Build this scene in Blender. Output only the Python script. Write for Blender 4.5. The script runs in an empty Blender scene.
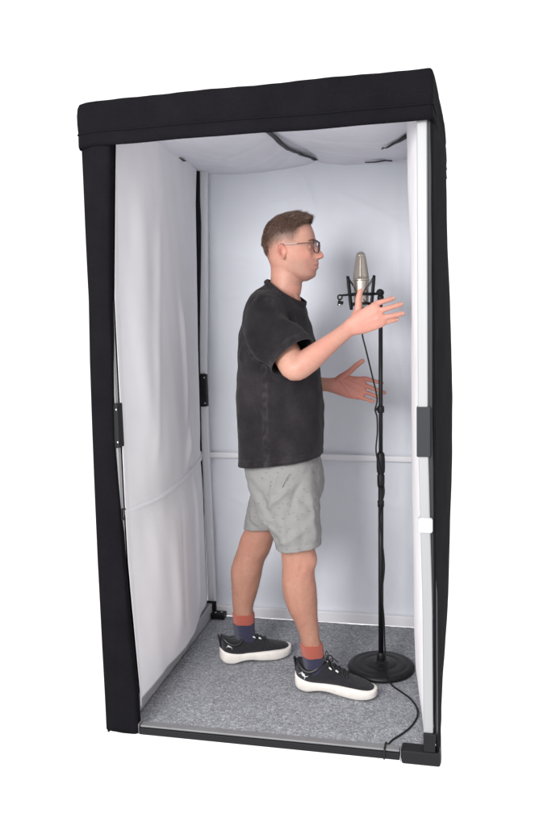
import bpy, bmesh, math, random
import numpy as np
from mathutils import Vector, Matrix
random.seed(7); rng = np.random.default_rng(7)
S = bpy.context.scene
COL = S.collection

# ------------------------------------------------------------------ camera
CAM = np.array([1.1035, -2.2732, 1.4068]); YAW, PITCH, ROLL, FPX = 0.2172, -0.1224, -0.0244, 752.93
def _rot(y, p, r):
    cy, sy = math.cos(y), math.sin(y); cp, sp = math.cos(p), math.sin(p); cr, sr = math.cos(r), math.sin(r)
    return np.array([[cy,-sy,0],[sy,cy,0],[0,0,1]]) @ np.array([[1,0,0],[0,cp,-sp],[0,sp,cp]]) @ np.array([[1,0,0],[0,0,-1],[0,1,0]]) @ np.array([[cr,-sr,0],[sr,cr,0],[0,0,1]])
CR = _rot(YAW, PITCH, ROLL)
cd = bpy.data.cameras.new('camera'); cam = bpy.data.objects.new('camera', cd); COL.objects.link(cam)
M4 = np.eye(4); M4[:3,:3] = CR; M4[:3,3] = CAM
cam.matrix_world = Matrix(M4.tolist())
cd.sensor_fit = 'VERTICAL'; cd.sensor_height = 36; cd.lens = FPX/826*36; cd.clip_end = 200; cd.clip_start = 0.05
S.camera = cam

# ------------------------------------------------------------------ light: a white studio all round plus one softbox at the left
w = bpy.data.worlds.new('World'); S.world = w; w.use_nodes = True
w.node_tree.nodes['Background'].inputs[0].default_value = (1, 1, 1, 1)
w.node_tree.nodes['Background'].inputs[1].default_value = 1.30
def area(name, loc, tgt, size, power, color=(1,1,1)):
    l = bpy.data.lights.new(name, 'AREA'); l.shape = 'SQUARE'; l.size = size; l.energy = power; l.color = color
    o = bpy.data.objects.new(name, l); COL.objects.link(o); o.location = loc
    o.rotation_euler = (Vector(tgt)-Vector(loc)).to_track_quat('-Z', 'Y').to_euler(); return o
area('softbox', (-0.15, -2.6, 2.0), (0.55, 0.6, 1.2), 1.0, 92, (1.0, 0.98, 0.965))
S.view_settings.view_transform = 'Standard'; S.view_settings.look = 'None'; S.view_settings.exposure = 0.0; S.view_settings.gamma = 1

# ------------------------------------------------------------------ helpers
def at(px, py, Y):                     # a point of the photograph at depth Y (metres behind the booth's front)
    d = CR @ np.array([(px-278)/FPX, -(py-413)/FPX, -1.0]); t = (Y-CAM[1])/d[1]
    return CAM + t*d
def X_(px, py, Y): return float(at(px, py, Y)[0])

def new_mat(name, color, rough=0.7, metal=0.0, var=0.0, vscale=20, bump=0.0, bscale=200, spec=0.5, sheen=0.0, weave=0, attr=None, sss=0.0, stretch=None, bdist=0.002, var2=0.0, v2scale=300):
    m = bpy.data.materials.new(name); m.use_nodes = True; nt = m.node_tree; N = nt.nodes; L = nt.links
    b = N['Principled BSDF']; b.inputs['Roughness'].default_value = rough; b.inputs['Metallic'].default_value = metal
    b.inputs['Specular IOR Level'].default_value = spec
    if sheen: b.inputs['Sheen Weight'].default_value = sheen; b.inputs['Sheen Roughness'].default_value = 0.5
    if sss:
        b.inputs['Subsurface Weight'].default_value = sss; b.inputs['Subsurface Radius'].default_value = (1, .35, .2); b.inputs['Subsurface Scale'].default_value = 0.006
    tc = N.new('ShaderNodeTexCoord'); vec = tc.outputs['Object']
    if stretch:
        mp = N.new('ShaderNodeMapping'); mp.inputs['Scale'].default_value = stretch; L.new(vec, mp.inputs[0]); vec = mp.outputs[0]
    col = None
    if attr:
        a = N.new('ShaderNodeAttribute'); a.attribute_name = attr; col = a.outputs['Color']
    else:
        c = N.new('ShaderNodeRGB'); c.outputs[0].default_value = (*color, 1); col = c.outputs[0]
    def vary(col, amt, scale, det=4):
        n = N.new('ShaderNodeTexNoise'); n.inputs['Scale'].default_value = scale; n.inputs['Detail'].default_value = det; L.new(vec, n.inputs['Vector'])
        r = N.new('ShaderNodeMapRange'); r.inputs[1].default_value = .3; r.inputs[2].default_value = .7
        r.inputs[3].default_value = 1-amt; r.inputs[4].default_value = 1+amt; L.new(n.outputs['Fac'], r.inputs[0])
        x = N.new('ShaderNodeVectorMath'); x.operation = 'SCALE'; L.new(col, x.inputs[0]); L.new(r.outputs[0], x.inputs['Scale']); return x.outputs[0]
    if var: col = vary(col, var, vscale)
    if var2: col = vary(col, var2, v2scale, 2)
    L.new(col, b.inputs['Base Color'])
    h = None
    if bump:
        n = N.new('ShaderNodeTexNoise'); n.inputs['Scale'].default_value = bscale; n.inputs['Detail'].default_value = 5; L.new(vec, n.inputs['Vector']); h = n.outputs['Fac']
        if weave:
            hs = h
            for ax in ('X', 'Z'):
                wv = N.new('ShaderNodeTexWave'); wv.bands_direction = ax; wv.inputs['Scale'].default_value = weave; wv.inputs['Distortion'].default_value = 1.0; L.new(vec, wv.inputs['Vector'])
                ad = N.new('ShaderNodeMath'); ad.operation = 'ADD'; L.new(hs, ad.inputs[0]); L.new(wv.outputs['Fac'], ad.inputs[1]); hs = ad.outputs[0]
            h = hs
        bp = N.new('ShaderNodeBump'); bp.inputs['Strength'].default_value = bump; bp.inputs['Distance'].default_value = bdist
        L.new(h, bp.inputs['Height']); L.new(bp.outputs[0], b.inputs['Normal'])
    return m

def mk(name, V, F, mat, parent=None, smooth=True, uvcol=None):
    me = bpy.data.meshes.new(name); me.from_pydata([tuple(map(float, v)) for v in V], [], [tuple(map(int, f)) for f in F]); me.update()
    bm = bmesh.new(); bm.from_mesh(me); bmesh.ops.recalc_face_normals(bm, faces=bm.faces); bm.to_mesh(me); bm.free()
    return link(name, me, mat, parent, smooth)
def link(name, me, mat, parent=None, smooth=True):
    me.name = name
    o = bpy.data.objects.new(name, me); COL.objects.link(o)
    if mat: me.materials.clear(); me.materials.append(mat)
    if smooth: me.shade_smooth()
    if parent: o.parent = parent; o.matrix_parent_inverse = Matrix.Identity(4)
    if parent:
        # children are modelled in world coordinates; shift them into the frame of the parent chain
        off = Vector((0,0,0)); p = parent
        while p: off += Vector(p.location); p = p.parent
        me.transform(Matrix.Translation(-off))
    return o
def thing(name, label, cat, loc):
    o = bpy.data.objects.new(name, None); COL.objects.link(o); o.location = loc; o.empty_display_size = .05
    o['label'] = label; o['category'] = cat; return o
def solid(o, t, off=-1.0):
    m = o.modifiers.new('thick', 'SOLIDIFY'); m.thickness = t; m.offset = off; return o
def bevel(o, wd, seg=2):
    m = o.modifiers.new('bev', 'BEVEL'); m.width = wd; m.segments = seg; m.limit_method = 'ANGLE'; return o

def cat(*ms):
    V = []; F = []; k = 0
    for v, f in ms:
        V += [tuple(x) for x in v]; F += [tuple(i+k for i in q) for q in f]; k += len(v)
    return V, F
def cr_interp(P, n):                    # Catmull-Rom through rows of P, n steps per span
    P = np.array(P, float); Q = np.vstack([2*P[0]-P[1], P, 2*P[-1]-P[-2]]); out = []
    for i in range(1, len(Q)-2):
        a, b, c, d = Q[i-1:i+3]
        for k in range(n):
            t = k/n; out.append(.5*((2*b)+(-a+c)*t+(2*a-5*b+4*c-d)*t*t+(-a+3*b-3*c+d)*t**3))
    out.append(P[-1]); return np.array(out)
def rings(Rs, caps=True):
    n = len(Rs[0]); V = [p for r in Rs for p in r]; F = []
    for i in range(len(Rs)-1):
        for j in range(n):
            a = i*n+j; b = i*n+(j+1) % n; F.append((a, b, b+n, a+n))
    if caps:
        V.append(np.mean(Rs[0], axis=0)); V.append(np.mean(Rs[-1], axis=0)); c0 = len(V)-2; c1 = len(V)-1; k = (len(Rs)-1)*n
        for j in range(n):
            F.append((c0, (j+1) % n, j)); F.append((c1, k+j, k+(j+1) % n))
    return V, F
def loft(st, ref=(0,1,0), n=28, sub=4, ex=1.0, endround=True):
    """st rows: x,y,z,ru,rv ; ru along the direction square to the path and to ref, rv along ref."""
    Q = cr_interp(st, sub); C = Q[:, :3]; T = np.gradient(C, axis=0); ref = np.array(ref, float); Rs = []
    th = np.linspace(0, 2*math.pi, n, endpoint=False)
    c, s = np.cos(th), np.sin(th); c = np.sign(c)*abs(c)**ex; s = np.sign(s)*abs(s)**ex
    def ring(i, sc=1.0, sh=0.0):
        t = T[i]/np.linalg.norm(T[i]); v = ref-t*ref.dot(t); v /= np.linalg.norm(v); u = np.cross(v, t)
        return [C[i]+t*sh+u*Q[i,3]*sc*c[j]+v*Q[i,4]*sc*s[j] for j in range(n)]
    if endround:
        r = min(Q[0,3], Q[0,4]); Rs += [ring(0, .5, -r*.75), ring(0, .85, -r*.45)]
    for i in range(len(Q)): Rs.append(ring(i))
    if endround:
        r = min(Q[-1,3], Q[-1,4]); Rs += [ring(-1, .85, r*.45), ring(-1, .5, r*.75)]
    return rings(Rs)
def tube(P, r, n=10, sub=6, ref=None):
    P = np.array(P, float)
    if sub > 1: P = cr_interp(P, sub)
    T = np.gradient(P, axis=0); T /= np.linalg.norm(T, axis=1)[:, None]
    u = np.cross(T[0], [0, 0, 1]);
    if np.linalg.norm(u) < .1: u = np.cross(T[0], [1, 0, 0])
    Rs = []; th = np.linspace(0, 2*math.pi, n, endpoint=False); rr = np.broadcast_to(r, len(P)) if np.ndim(r) == 0 else np.interp(np.linspace(0, 1, len(P)), np.linspace(0, 1, len(r)), r)
    for i in range(len(P)):
        u = u-T[i]*u.dot(T[i]); u /= np.linalg.norm(u); v = np.cross(T[i], u)
        Rs.append([P[i]+rr[i]*(math.cos(a)*u+math.sin(a)*v) for a in th])
    return rings(Rs)
def box(x0, x1, y0, y1, z0, z1):
    V = [(x, y, z) for x in (x0, x1) for y in (y0, y1) for z in (z0, z1)]
    return V, [(0,1,3,2),(4,6,7,5),(0,4,5,1),(2,3,7,6),(0,2,6,4),(1,5,7,3)]
def prism(poly, axis, a, b):           # polygon in the two other axes, extruded from a to b
    n = len(poly); V = []
    for t in (a, b):
        for p in poly:
            q = list(p); q.insert(axis, t); V.append(q)
    return V, [tuple(range(n))[::-1], tuple(range(n, 2*n))]+[(i, (i+1) % n, (i+1) % n+n, i+n) for i in range(n)]
def lathe(prof, c, n=40, k=1.0):
    th = np.linspace(0, 2*math.pi, n, endpoint=False)
    return rings([[(c[0]+k*r*math.cos(a), c[1]+k*r*math.sin(a), z) for a in th] for r, z in prof])
def grid(fn, nu, nv):
    V = [fn(i/nu, j/nv) for i in range(nu+1) for j in range(nv+1)]
    return V, [(i*(nv+1)+j, (i+1)*(nv+1)+j, (i+1)*(nv+1)+j+1, i*(nv+1)+j+1) for i in range(nu) for j in range(nv)]
def torus(c, R, r, axis=(0,0,1), n=36, m=10, flat=1.0):
    ax = np.array(axis, float); ax /= np.linalg.norm(ax); u = np.cross(ax, [1,0,0]);
    if np.linalg.norm(u) < .1: u = np.cross(ax, [0,1,0])
    u /= np.linalg.norm(u); v = np.cross(ax, u); Rs = []
    for i in range(n):
        a = 2*math.pi*i/n; d = math.cos(a)*u+math.sin(a)*v
        Rs.append([np.array(c)+d*(R+r*math.cos(b))+ax*r*flat*math.sin(b) for b in np.linspace(0, 2*math.pi, m, endpoint=False)])
    V = [p for q in Rs for p in q]; F = [(i*m+j, ((i+1) % n)*m+j, ((i+1) % n)*m+(j+1) % m, i*m+(j+1) % m) for i in range(n) for j in range(m)]
    return V, F

# smooth random field made of a few sines
def field(seed, scale, k=7):
    g = np.random.default_rng(seed); D = g.normal(size=(k, 3))*scale; ph = g.uniform(0, 6.28, k)
    return lambda P: np.sin(np.asarray(P) @ D.T+ph).sum(-1)/math.sqrt(k)
def seg_dist(P, a, b):
    a = np.array(a); b = np.array(b); ab = b-a; t = np.clip(((P-a) @ ab)/(ab @ ab), 0, 1)
    return np.linalg.norm(P-(a+t[:, None]*ab), axis=1), t
def fold_field(P, folds):
    d = np.zeros(len(P)); P = P+.006*np.stack([field(61, 22)(P), field(62, 22)(P), field(63, 22)(P)], 1)
    for a, b, wd, amp in folds:
        ds, t = seg_dist(P, a, b); d += amp*1.15*np.exp(-(ds/wd)**1.5)*np.sin(np.pi*np.clip(t*.9+.05, 0, 1))**.5
    return d
def remesh(name, m, vox, smooth_it=3, lam=.5):
    me = bpy.data.meshes.new('tmp'); me.from_pydata([tuple(map(float, v)) for v in m[0]], [], m[1])
    bm = bmesh.new(); bm.from_mesh(me); bmesh.ops.recalc_face_normals(bm, faces=bm.faces); bm.to_mesh(me); bm.free()
    o = bpy.data.objects.new('tmp', me); COL.objects.link(o)
    md = o.modifiers.new('r', 'REMESH'); md.mode = 'VOXEL'; md.voxel_size = vox; md.adaptivity = 0
    dg = bpy.context.evaluated_depsgraph_get(); out = bpy.data.meshes.new_from_object(o.evaluated_get(dg))
    bpy.data.objects.remove(o); bpy.data.meshes.remove(me)
    relax(out, smooth_it, lam); out.name = name; return out
def getV(me):
    a = np.empty(len(me.vertices)*3); me.vertices.foreach_get('co', a); return a.reshape(-1, 3)
def setV(me, V): me.vertices.foreach_set('co', V.ravel()); me.update()
def getN(me):
    a = np.empty(len(me.vertices)*3); me.vertex_normals.foreach_get('vector', a) if hasattr(me, 'vertex_normals') else me.vertices.foreach_get('normal', a); return a.reshape(-1, 3)
def edges(me):
    e = np.empty(len(me.edges)*2, dtype=np.int64); me.edges.foreach_get('vertices', e); return e.reshape(-1, 2)
def relax(me, it, lam=.5, mask=None):
    V = getV(me); E = edges(me); deg = np.bincount(E.ravel(), minlength=len(V)).astype(float)[:, None]; deg[deg == 0] = 1
    for k in range(it):
        for l in (lam, -lam*1.02 if k % 2 else 0):
            if l == 0: continue
            A = np.zeros_like(V); np.add.at(A, E[:, 0], V[E[:, 1]]); np.add.at(A, E[:, 1], V[E[:, 0]])
            d = l*(A/deg-V)
            if mask is not None: d *= mask[:, None]
            V = V+d
    setV(me, V)
def cut(me, co, no, centre=None, rad=None, flt=None):   # removes what lies beyond the plane (only near centre if given)
    bm = bmesh.new(); bm.from_mesh(me); co = Vector(co); no = Vector(no)
    if centre is None: g = bm.verts[:]+bm.edges[:]+bm.faces[:]
    else:
        c = Vector(centre); f = [f for f in bm.faces if (f.calc_center_median()-c).length < rad and (flt is None or flt(f.calc_center_median()))]
        es = {e for q in f for e in q.edges}; vs = {v for q in f for v in q.verts}; g = list(vs)+list(es)+f
    bmesh.ops.bisect_plane(bm, geom=g, plane_co=co, plane_no=no, clear_outer=True, dist=1e-5)
    bm.to_mesh(me); bm.free(); me.update()
def setcol(me, C):
    a = me.color_attributes.new('tint', 'FLOAT_COLOR', 'POINT'); C4 = np.ones((len(C), 4)); C4[:, :3] = C; a.data.foreach_set('color', C4.ravel())
def sm(x, a, b):
    t = np.clip((x-a)/(b-a), 0, 1); return t*t*(3-2*t)

# ------------------------------------------------------------------ materials
black_fab = new_mat('black_fabric', (.0090, .0084, .0106), 1.0, var=.14, vscale=9, bump=.35, bscale=500, weave=420, spec=.04, sheen=0, bdist=.0012, var2=.22, v2scale=420)
side_fab = new_mat('white_side_liner', (.80, .785, .815), .8, var=.03, vscale=3, bump=.25, bscale=260, spec=.2, weave=300, bdist=.0006)
white_fab = new_mat('white_liner', (.745, .77, .825), .8, var=.03, vscale=3, bump=.25, bscale=260, spec=.2, weave=300, bdist=.0006)
roof_fab = new_mat('roof_liner', (.74, .74, .80), .8, var=.03, vscale=5, bump=.25, bscale=260, spec=.2, weave=300, bdist=.0006)
alu = new_mat('aluminium', (.37, .375, .385), .42, metal=.2, var=.04, vscale=30, bump=.1, bscale=60, stretch=(1, 1, .05))
white_strap = new_mat('white_strap', (.80, .80, .83), .6, bump=.2, bscale=400)
grey_rail = new_mat('grey_rail', (.24, .24, .25), .5, metal=.3, var=.06, vscale=15)
plastic = new_mat('black_plastic', (.009, .009, .011), .5, spec=.25, bump=.1, bscale=300)
grey_plastic = new_mat('dark_grey_plastic', (.030, .031, .036), .55, spec=.25, bump=.1, bscale=300)
steel = new_mat('screw_steel', (.6, .6, .62), .3, metal=1)
satin_black = new_mat('satin_black_metal', (.008, .008, .010), .42, spec=.35, metal=.0, var=.1, vscale=40, bump=.08, bscale=400)
rubber = new_mat('cable_rubber', (.008, .008, .009), .5, spec=.3)

# ================================================================== BOOTH
booth = thing('vocal_booth', 'tall black fabric vocal booth with white lining and an open front', 'booth', (.54, .54, 0))
f1 = field(1, 9); f2 = field(2, 28); f3 = field(3, 4); f4 = field(4, 60)
def N1(x, y, z, f): return float(f(np.array([x, y, z])))

# outer black walls
LO_z = [0, .3, .62, .96, 1.29, 1.49, 1.71, 1.97]; LO_x = [-.030, -.029, -.027, -.020, -.015, -.008, -.008, -.006]
def left_out(u, v):
    y = -.004+u*1.106; z = v*1.99; x = float(np.interp(z, LO_z, LO_x)); b = math.sin(math.pi*u)
    return (x-.012*b*math.sin(math.pi*v)-.002*b*N1(0, y, z, f1), y, z+.004)
solid(mk('side_wall', *grid(left_out, 40, 60), black_fab, booth), .006, -1)
def right_out(u, v):
    y = .004+u*1.10; z = v*1.995
    prof = float(np.interp(z, [0, .13, .35, .8, 1.1, 1.3, 1.65, 1.9, 2.0], [1.096, 1.104, 1.118, 1.130, 1.133, 1.127, 1.112, 1.108, 1.106]))
    front = float(np.interp(z, [0, .1, 1.0, 2.0], [1.094, 1.078, 1.0755, 1.066]))
    k = math.sin(min(1, u*1.8)*math.pi/2)
    x = front+(prof-front)*k+.0022*min(1, 3*u)*N1(0, y*1.3, z, f1)+.0008*N1(1, y, z, f2)
    return (x, y, z+.004)
solid(mk('side_wall', *grid(right_out, 60, 110), black_fab, booth), .006, 1)
solid(mk('back_wall', *grid(lambda u, v: (-.015+u*1.115, 1.108+.006*math.sin(math.pi*u)*math.sin(math.pi*v), v*2.0), 20, 30), black_fab, booth), .006, 1)

# black wrap over the front left post
LI_z = [0, .05, .136, .484, .62, .80, 1.03, 1.29, 1.485, 1.98]; LI_x = [.082, .081, .080, .062, .057, .053, .045, .0535, .057, .089]
def wrap(u, v):
    z = .012+v*1.97; xo = float(np.interp(z, LO_z, LO_x)); xi = float(np.interp(z, LI_z, LI_x))
    wob = .0016*N1(0, 0, z*1.2, f1)
    if u < .2:
        t = u/.2; return (xo+.002+wob, .05*(1-t)-.004, z)
    if u < .85:
        t = (u-.2)/.65; x = xo+(xi-xo)*t; return (x+wob*(1-t), -.006-.010*math.sin(math.pi*t)**.5-.0028*N1(x*3, 1, z*.6, f1)-.0012*N1(x*2, 1, z*.4, f2), z+(.004*(1-t) if v == 0 else 0))
    t = (u-.85)/.15; return (xi-.004*t, -.006+.034*t, z)
solid(mk('corner_wrap', *grid(wrap, 40, 90), black_fab, booth), .004, -1)

# roof cover: one sewn cap with a skirt
def cap_ring(z, out, corner=.03, zf=None):
    pts = []
    A = [(-.006-out, 1.115+out), (-.012-out, -.016-out), (1.072+out*.5, -.016-out*.6), (1.112+out, 1.115+out)]
    # perimeter left-back -> left-front -> right-front -> right-back, with rounded corners
    for k in range(4):
        p = np.array(A[k]); q = np.array(A[(k+1) % 4]); L = np.linalg.norm(q-p); n = 40
        c0 = corner if k in (1, 0, 3) else .010; c1 = corner if k in (0, 2, 3) else .010
        for i in range(n):
            s = c0+(L-c0-c1)*i/(n-1) if True else 0
            pts.append(p+(q-p)*s/L)
        # arc to the next side
        r = np.array(A[(k+2) % 4]); d0 = (q-p)/L; d1 = (r-q)/np.linalg.norm(r-q); P0 = q-d0*c1; P2 = q+d1*c1
        for t in (.2, .4, .6, .8): pts.append((1-t)**2*P0+2*t*(1-t)*q+t*t*P2)
    return np.array(pts)
Rs = []
prof = [(1.962, .003), (1.958, .005), (1.966, .0065), (1.985, .0058), (1.9985, .0050), (2.002, .0038), (2.006, .0050), (2.03, .006), (2.06, .006), (2.082, .004), (2.094, .000), (2.099, -.008), (2.101, -.02), (2.102, -.08), (2.105, -.25), (2.108, -.45)]
base = cap_ring(0, 0)
for z, o in prof:
    P = cap_ring(z, o if o > -.1 else 0); 
    if o <= -.1: c = P.mean(0); P = c+(P-c)*(1+o*1.6)
    row = []
    for x, y in P:
        t = np.clip((y)/1.1, 0, 1); back = float(t)
        zz = z
        low = z < 2.0
        if z < 2.05: zz = z+(.0016*N1(x*2, y*2, 0, f1)) + (.022*back if x > 1 else 0) - (.004 if x < .02 and y < .1 else 0)
        else: zz = z+.0018*N1(x*1.5, y*1.5, 3, f1)+.0015*N1(x, y, 0, f2)
        if y < .02: zz += -.006*sm(x, .2, -.02)*(z > 2.05)
        bulge = .0016*N1(x*1.5, y*1.5, z*2, f1)+.0008*N1(x, y, z, f2)
        xx, yy = x, y
        if y < .05: yy -= bulge
        if x > 1.0: xx += bulge + (.010*math.sin(math.pi*back)*(z > 2.03))
        if x < .05: xx -= bulge
        row.append((xx, yy, zz))
    Rs.append(row)
Vc, Fc = rings(Rs, caps=False); nn = len(Rs[0]); Vc.append(np.mean(Rs[-1], axis=0)); c1 = len(Vc)-1; k0 = (len(Rs)-1)*nn
Fc += [(c1, k0+j, k0+(j+1) % nn) for j in range(nn)]
rc = solid(mk('roof_cover', Vc, Fc, black_fab, booth), .006, -1)
seam_m = new_mat('black_seam_tape', (.006, .0055, .008), .8, spec=.1)
row = Rs[5]; mk('seam_tape', *tube([(p[0]*1.0+( .0025 if p[0] > 1.03 else -.0025 if p[0] < .03 else 0), p[1]-(.003 if p[1] < .1 else -.003), p[2]) for p in row[4:140:2]], .0022, 6, 1), seam_m, rc)
# black front header rail hidden in the skirt
mk('header_rail', *box(.03, 1.03, .0, .03, 1.985, 2.02), alu, booth, smooth=False)

# white liners
def left_lin(u, v):
    y = .036+u*.989; zb = .085+.018*u+.010*math.sin(u*9)*.5; z = zb+(2.075-zb)*v
    zz = z
    x0 = float(np.interp(u, [0, .05, .9, 1], [max(.0575, float(np.interp(z, LI_z, LI_x))), .048+.5*max(0, float(np.interp(z, LI_z, LI_x))-.0575), .026, float(np.interp(z, [0, .6, .8, 1.0, 1.3, 1.5, 1.9, 2.1], [.009, .005, -.003, -.003, .002, .010, .026, .040]))]))
    lean = float(np.interp(z, [0, .8, 1.3, 2.1], [-.002, -.004, .0, .020]))*u*float(1-sm(u, .9, 1))
    b = .018*math.sin(math.pi*u)*(.7+.3*math.sin(math.pi*v))
    # the elastic strap holds the cloth at z .78; cloth swells above and below it
    zs = .775-.030*math.sin(math.pi*min(1, u*1.05))+.03*u
    b += .020*math.sin(math.pi*u)*(1-math.exp(-((z-zs)/.10)**2))
    b += .010*math.exp(-((z-zs)/.009)**2)*sm(u, 0, .1)
    # long folds
    def f(uc, wd, a, z0, z1): return a*math.exp(-((u-uc)/wd)**2)*float(sm(z, z0, z0+.15))*float(1-sm(z, z1-.25, z1))
    b += f(.60+.05*math.sin(z*2.2), .026, .017, .75, 1.60)+f(.66-.10*(1.2-z), .020, -.013, .85, 1.50)+f(.42, .05, .009, .1, .75)+f(.72+.05*z, .024, .011, .1, .9)+f(.30+.12*(z-1.2), .035, .007, .85, 1.9)+f(.52, .02, -.007, .1, .72)
    b += f(.86, .02, .008, .9, 2.0)+f(.2, .08, .008, .9, 2.0)+.0036*N1(0, y, z*.5, f1)+.0016*N1(0, y, z*.4, f2)
    b += .012*math.exp(-v/.02)*math.sin(u*14)*.4
    edge = .012*sm(1-u, .03, 0)
    return (x0+lean+b*(.35+.65*float(sm(u, 0, .25)))-edge, y, z)
solid(mk('side_liner', *grid(left_lin, 150, 260), side_fab, booth), .0015, 1)
zs_f = lambda u: .775-.030*math.sin(math.pi*min(1, u*1.05))+.03*u
Rst = []
for i in range(61):
    u = .0+i/60*.985; zc = zs_f(u); g = []
    for dz, off in ((-.009, -.001), (-.009, .0012), (.009, .0012), (.009, -.001)):
        zb = .085+.018*u+.010*math.sin(u*9)*.5; q = left_lin(u, (zc+dz-zb)/(2.075-zb)); q0 = left_lin(u, (zc-zb)/(2.075-zb)); g.append((max(q[0], q0[0]-.001)+off, q[1], q[2]))
    Rst.append(g)
mk('elastic_strap', *rings(Rst), white_strap, booth)
def back_lin(u, v):
    x = -.005+u*1.06; z = .035+v*2.07
    b = .006*math.sin(math.pi*u)*(1-math.exp(-((z-.79)/.06)**2))
    b += .0045*N1(x, 0, z*.8, f1)+.0018*N1(x, 1, z*.5, f2)
    for (xa, za, xb, zb, wd, a) in [(.12, 1.72, .35, 1.66, .012, .004), (.3, 2.02, .36, 1.3, .018, .004), (.72, 1.9, .68, 1.2, .02, .004), (.9, 1.95, .93, 1.1, .02, .005), (.82, 1.86, .99, 1.87, .007, .003), (.2, .75, .3, .2, .03, .005), (.75, .7, .7, .15, .03, .005), (.1, 1.9, .09, 1.2, .015, .004), (.5, 2.05, .56, 1.85, .015, .006), (.05, 1.50, .30, 1.55, .010, .004), (.15, 1.30, .22, .85, .02, .006), (.6, 1.98, .95, 1.80, .012, .005), (.3, 1.9, .5, 1.95, .010, .005), (.85, 1.4, .95, .9, .02, .007), (.72, 1.5, .9, 1.55, .012, .004), (.10, .60, .28, .52, .012, .004), (.62, .62, .95, .55, .012, .004), (.80, .45, .88, .15, .02, .006)]:
        dx, dz = xb-xa, zb-za; t = max(0, min(1, ((x-xa)*dx+(z-za)*dz)/(dx*dx+dz*dz))); d = math.hypot(x-xa-t*dx, z-za-t*dz)
        b += a*math.exp(-(d/wd)**2)*math.sin(math.pi*(t*.9+.05))
    return (x, 1.085-b, z)
solid(mk('back_liner', *grid(back_lin, 110, 220), white_fab, booth), .003, -1)
def right_lin(u, v):
    y = .03+u*1.05; z = .02+v*2.07
    a = float(np.interp(z, [0, .1, .17, .35, .6, 1.47, 1.99, 2.1], [1.035, 1.015, 1.004, 1.001, 1.0, .993, .978, .975]))
    k = math.sin(math.pi*min(1, max(0, u)))**.5
    x = 1.064-(1.064-a)*k-.003*N1(0, y, z*.5, f1)-.001*N1(0, y, z, f2)
    return (x, y, z)
solid(mk('side_liner', *grid(right_lin, 80, 160), side_fab, booth), .003, -1)
def ceil_z(x, y):
    xs = .475+.09*float(sm(y, .3, 1.0))                     # the long strap gathers the cloth
    p = abs(math.sin(math.pi*x/(2*xs))) if x < xs else abs(math.sin(math.pi*(1.06-x)/(1.06-xs)/1.0*.5+0))
    p = math.sin(math.pi*min(1, x/xs)) if x < xs else math.sin(math.pi*min(1, (x-xs)/(1.06-xs)))
    p = max(0, p)**.6; q = math.sin(math.pi*min(1, max(0, (y-.02)/1.10)))**.5
    z = 2.096-.050*p*(.55+.45*q)-.004*q
    z += .0040*N1(x, y, 0, f1)+.0020*N1(x, y*.6, 2, f2)
    # folds running from the strap and the seams
    for (xa, ya, xb, yb, wd, a) in [(.50, .55, .12, .80, .018, .007), (.52, .70, .20, 1.0, .014, -.006), (.54, .80, .36, 1.06, .012, .006), (.51, .50, .90, .62, .018, .007), (.54, .72, .85, .86, .014, -.006), (.56, .86, .95, .98, .012, .007), (.62, .55, .70, 1.0, .02, .004), (.15, .55, .30, .95, .02, .004), (.75, .60, .98, .76, .012, .006), (.08, .78, .30, .84, .010, .005)]:
        dx, dy = xb-xa, yb-ya; t = max(0, min(1, ((x-xa)*dx+(y-ya)*dy)/(dx*dx+dy*dy))); d = math.hypot(x-xa-t*dx, y-ya-t*dy)
        z += a*math.exp(-(d/wd)**2)*math.sin(math.pi*(t*.9+.05))**.6
    return z
solid(mk('ceiling_liner', *grid(lambda u, v: (.005+u*1.05, .02+v*1.08, ceil_z(.005+u*1.05, .02+v*1.08)), 120, 110), roof_fab, booth), .003, 1)
# black strips under the ceiling
def strip(pts, wd, name, mat, lift=.006, t=.003):
    P = cr_interp(pts, 8); V = []; F = []
    T = np.gradient(P, axis=0)
    for i, (p, tt) in enumerate(zip(P, T)):
        n = np.array([-tt[1], tt[0]])/np.linalg.norm(tt[:2]); W = wd[0]+(wd[1]-wd[0])*i/(len(P)-1)
        for s in (-.5, .5):
            for dz in (0, -t):
                x, y = p[:2]+n*W*s; zc_ = min(ceil_z(p[0]+n[0]*k_, p[1]+n[1]*k_) for k_ in (-.012, 0, .012)); V.append((x, y, zc_-lift+dz))
    for i in range(len(P)-1):
        a = i*4; F += [(a, a+4, a+6, a+2), (a+1, a+3, a+7, a+5), (a, a+1, a+5, a+4), (a+2, a+6, a+7, a+3)]
    F += [(0, 2, 3, 1), (len(V)-4, len(V)-3, len(V)-1, len(V)-2)]
    return mk(name, V, F, mat, booth)
strip([(.475, .05), (.487, .40), (.505, .66), (.53, .82), (.562, .94), (.575, .985)], (.020, .020), 'roof_strap', plastic)
strip([(.785, .965), (.84, .962), (.897, .952)], (.008, .022), 'seam_gap', plastic)
strip([(.875, .70), (.93, .63), (.99, .555)], (.005, .026), 'seam_gap', plastic)
strip([(.055, .50), (.068, .60), (.075, .72)], (.004, .03), 'seam_gap', plastic)

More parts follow.
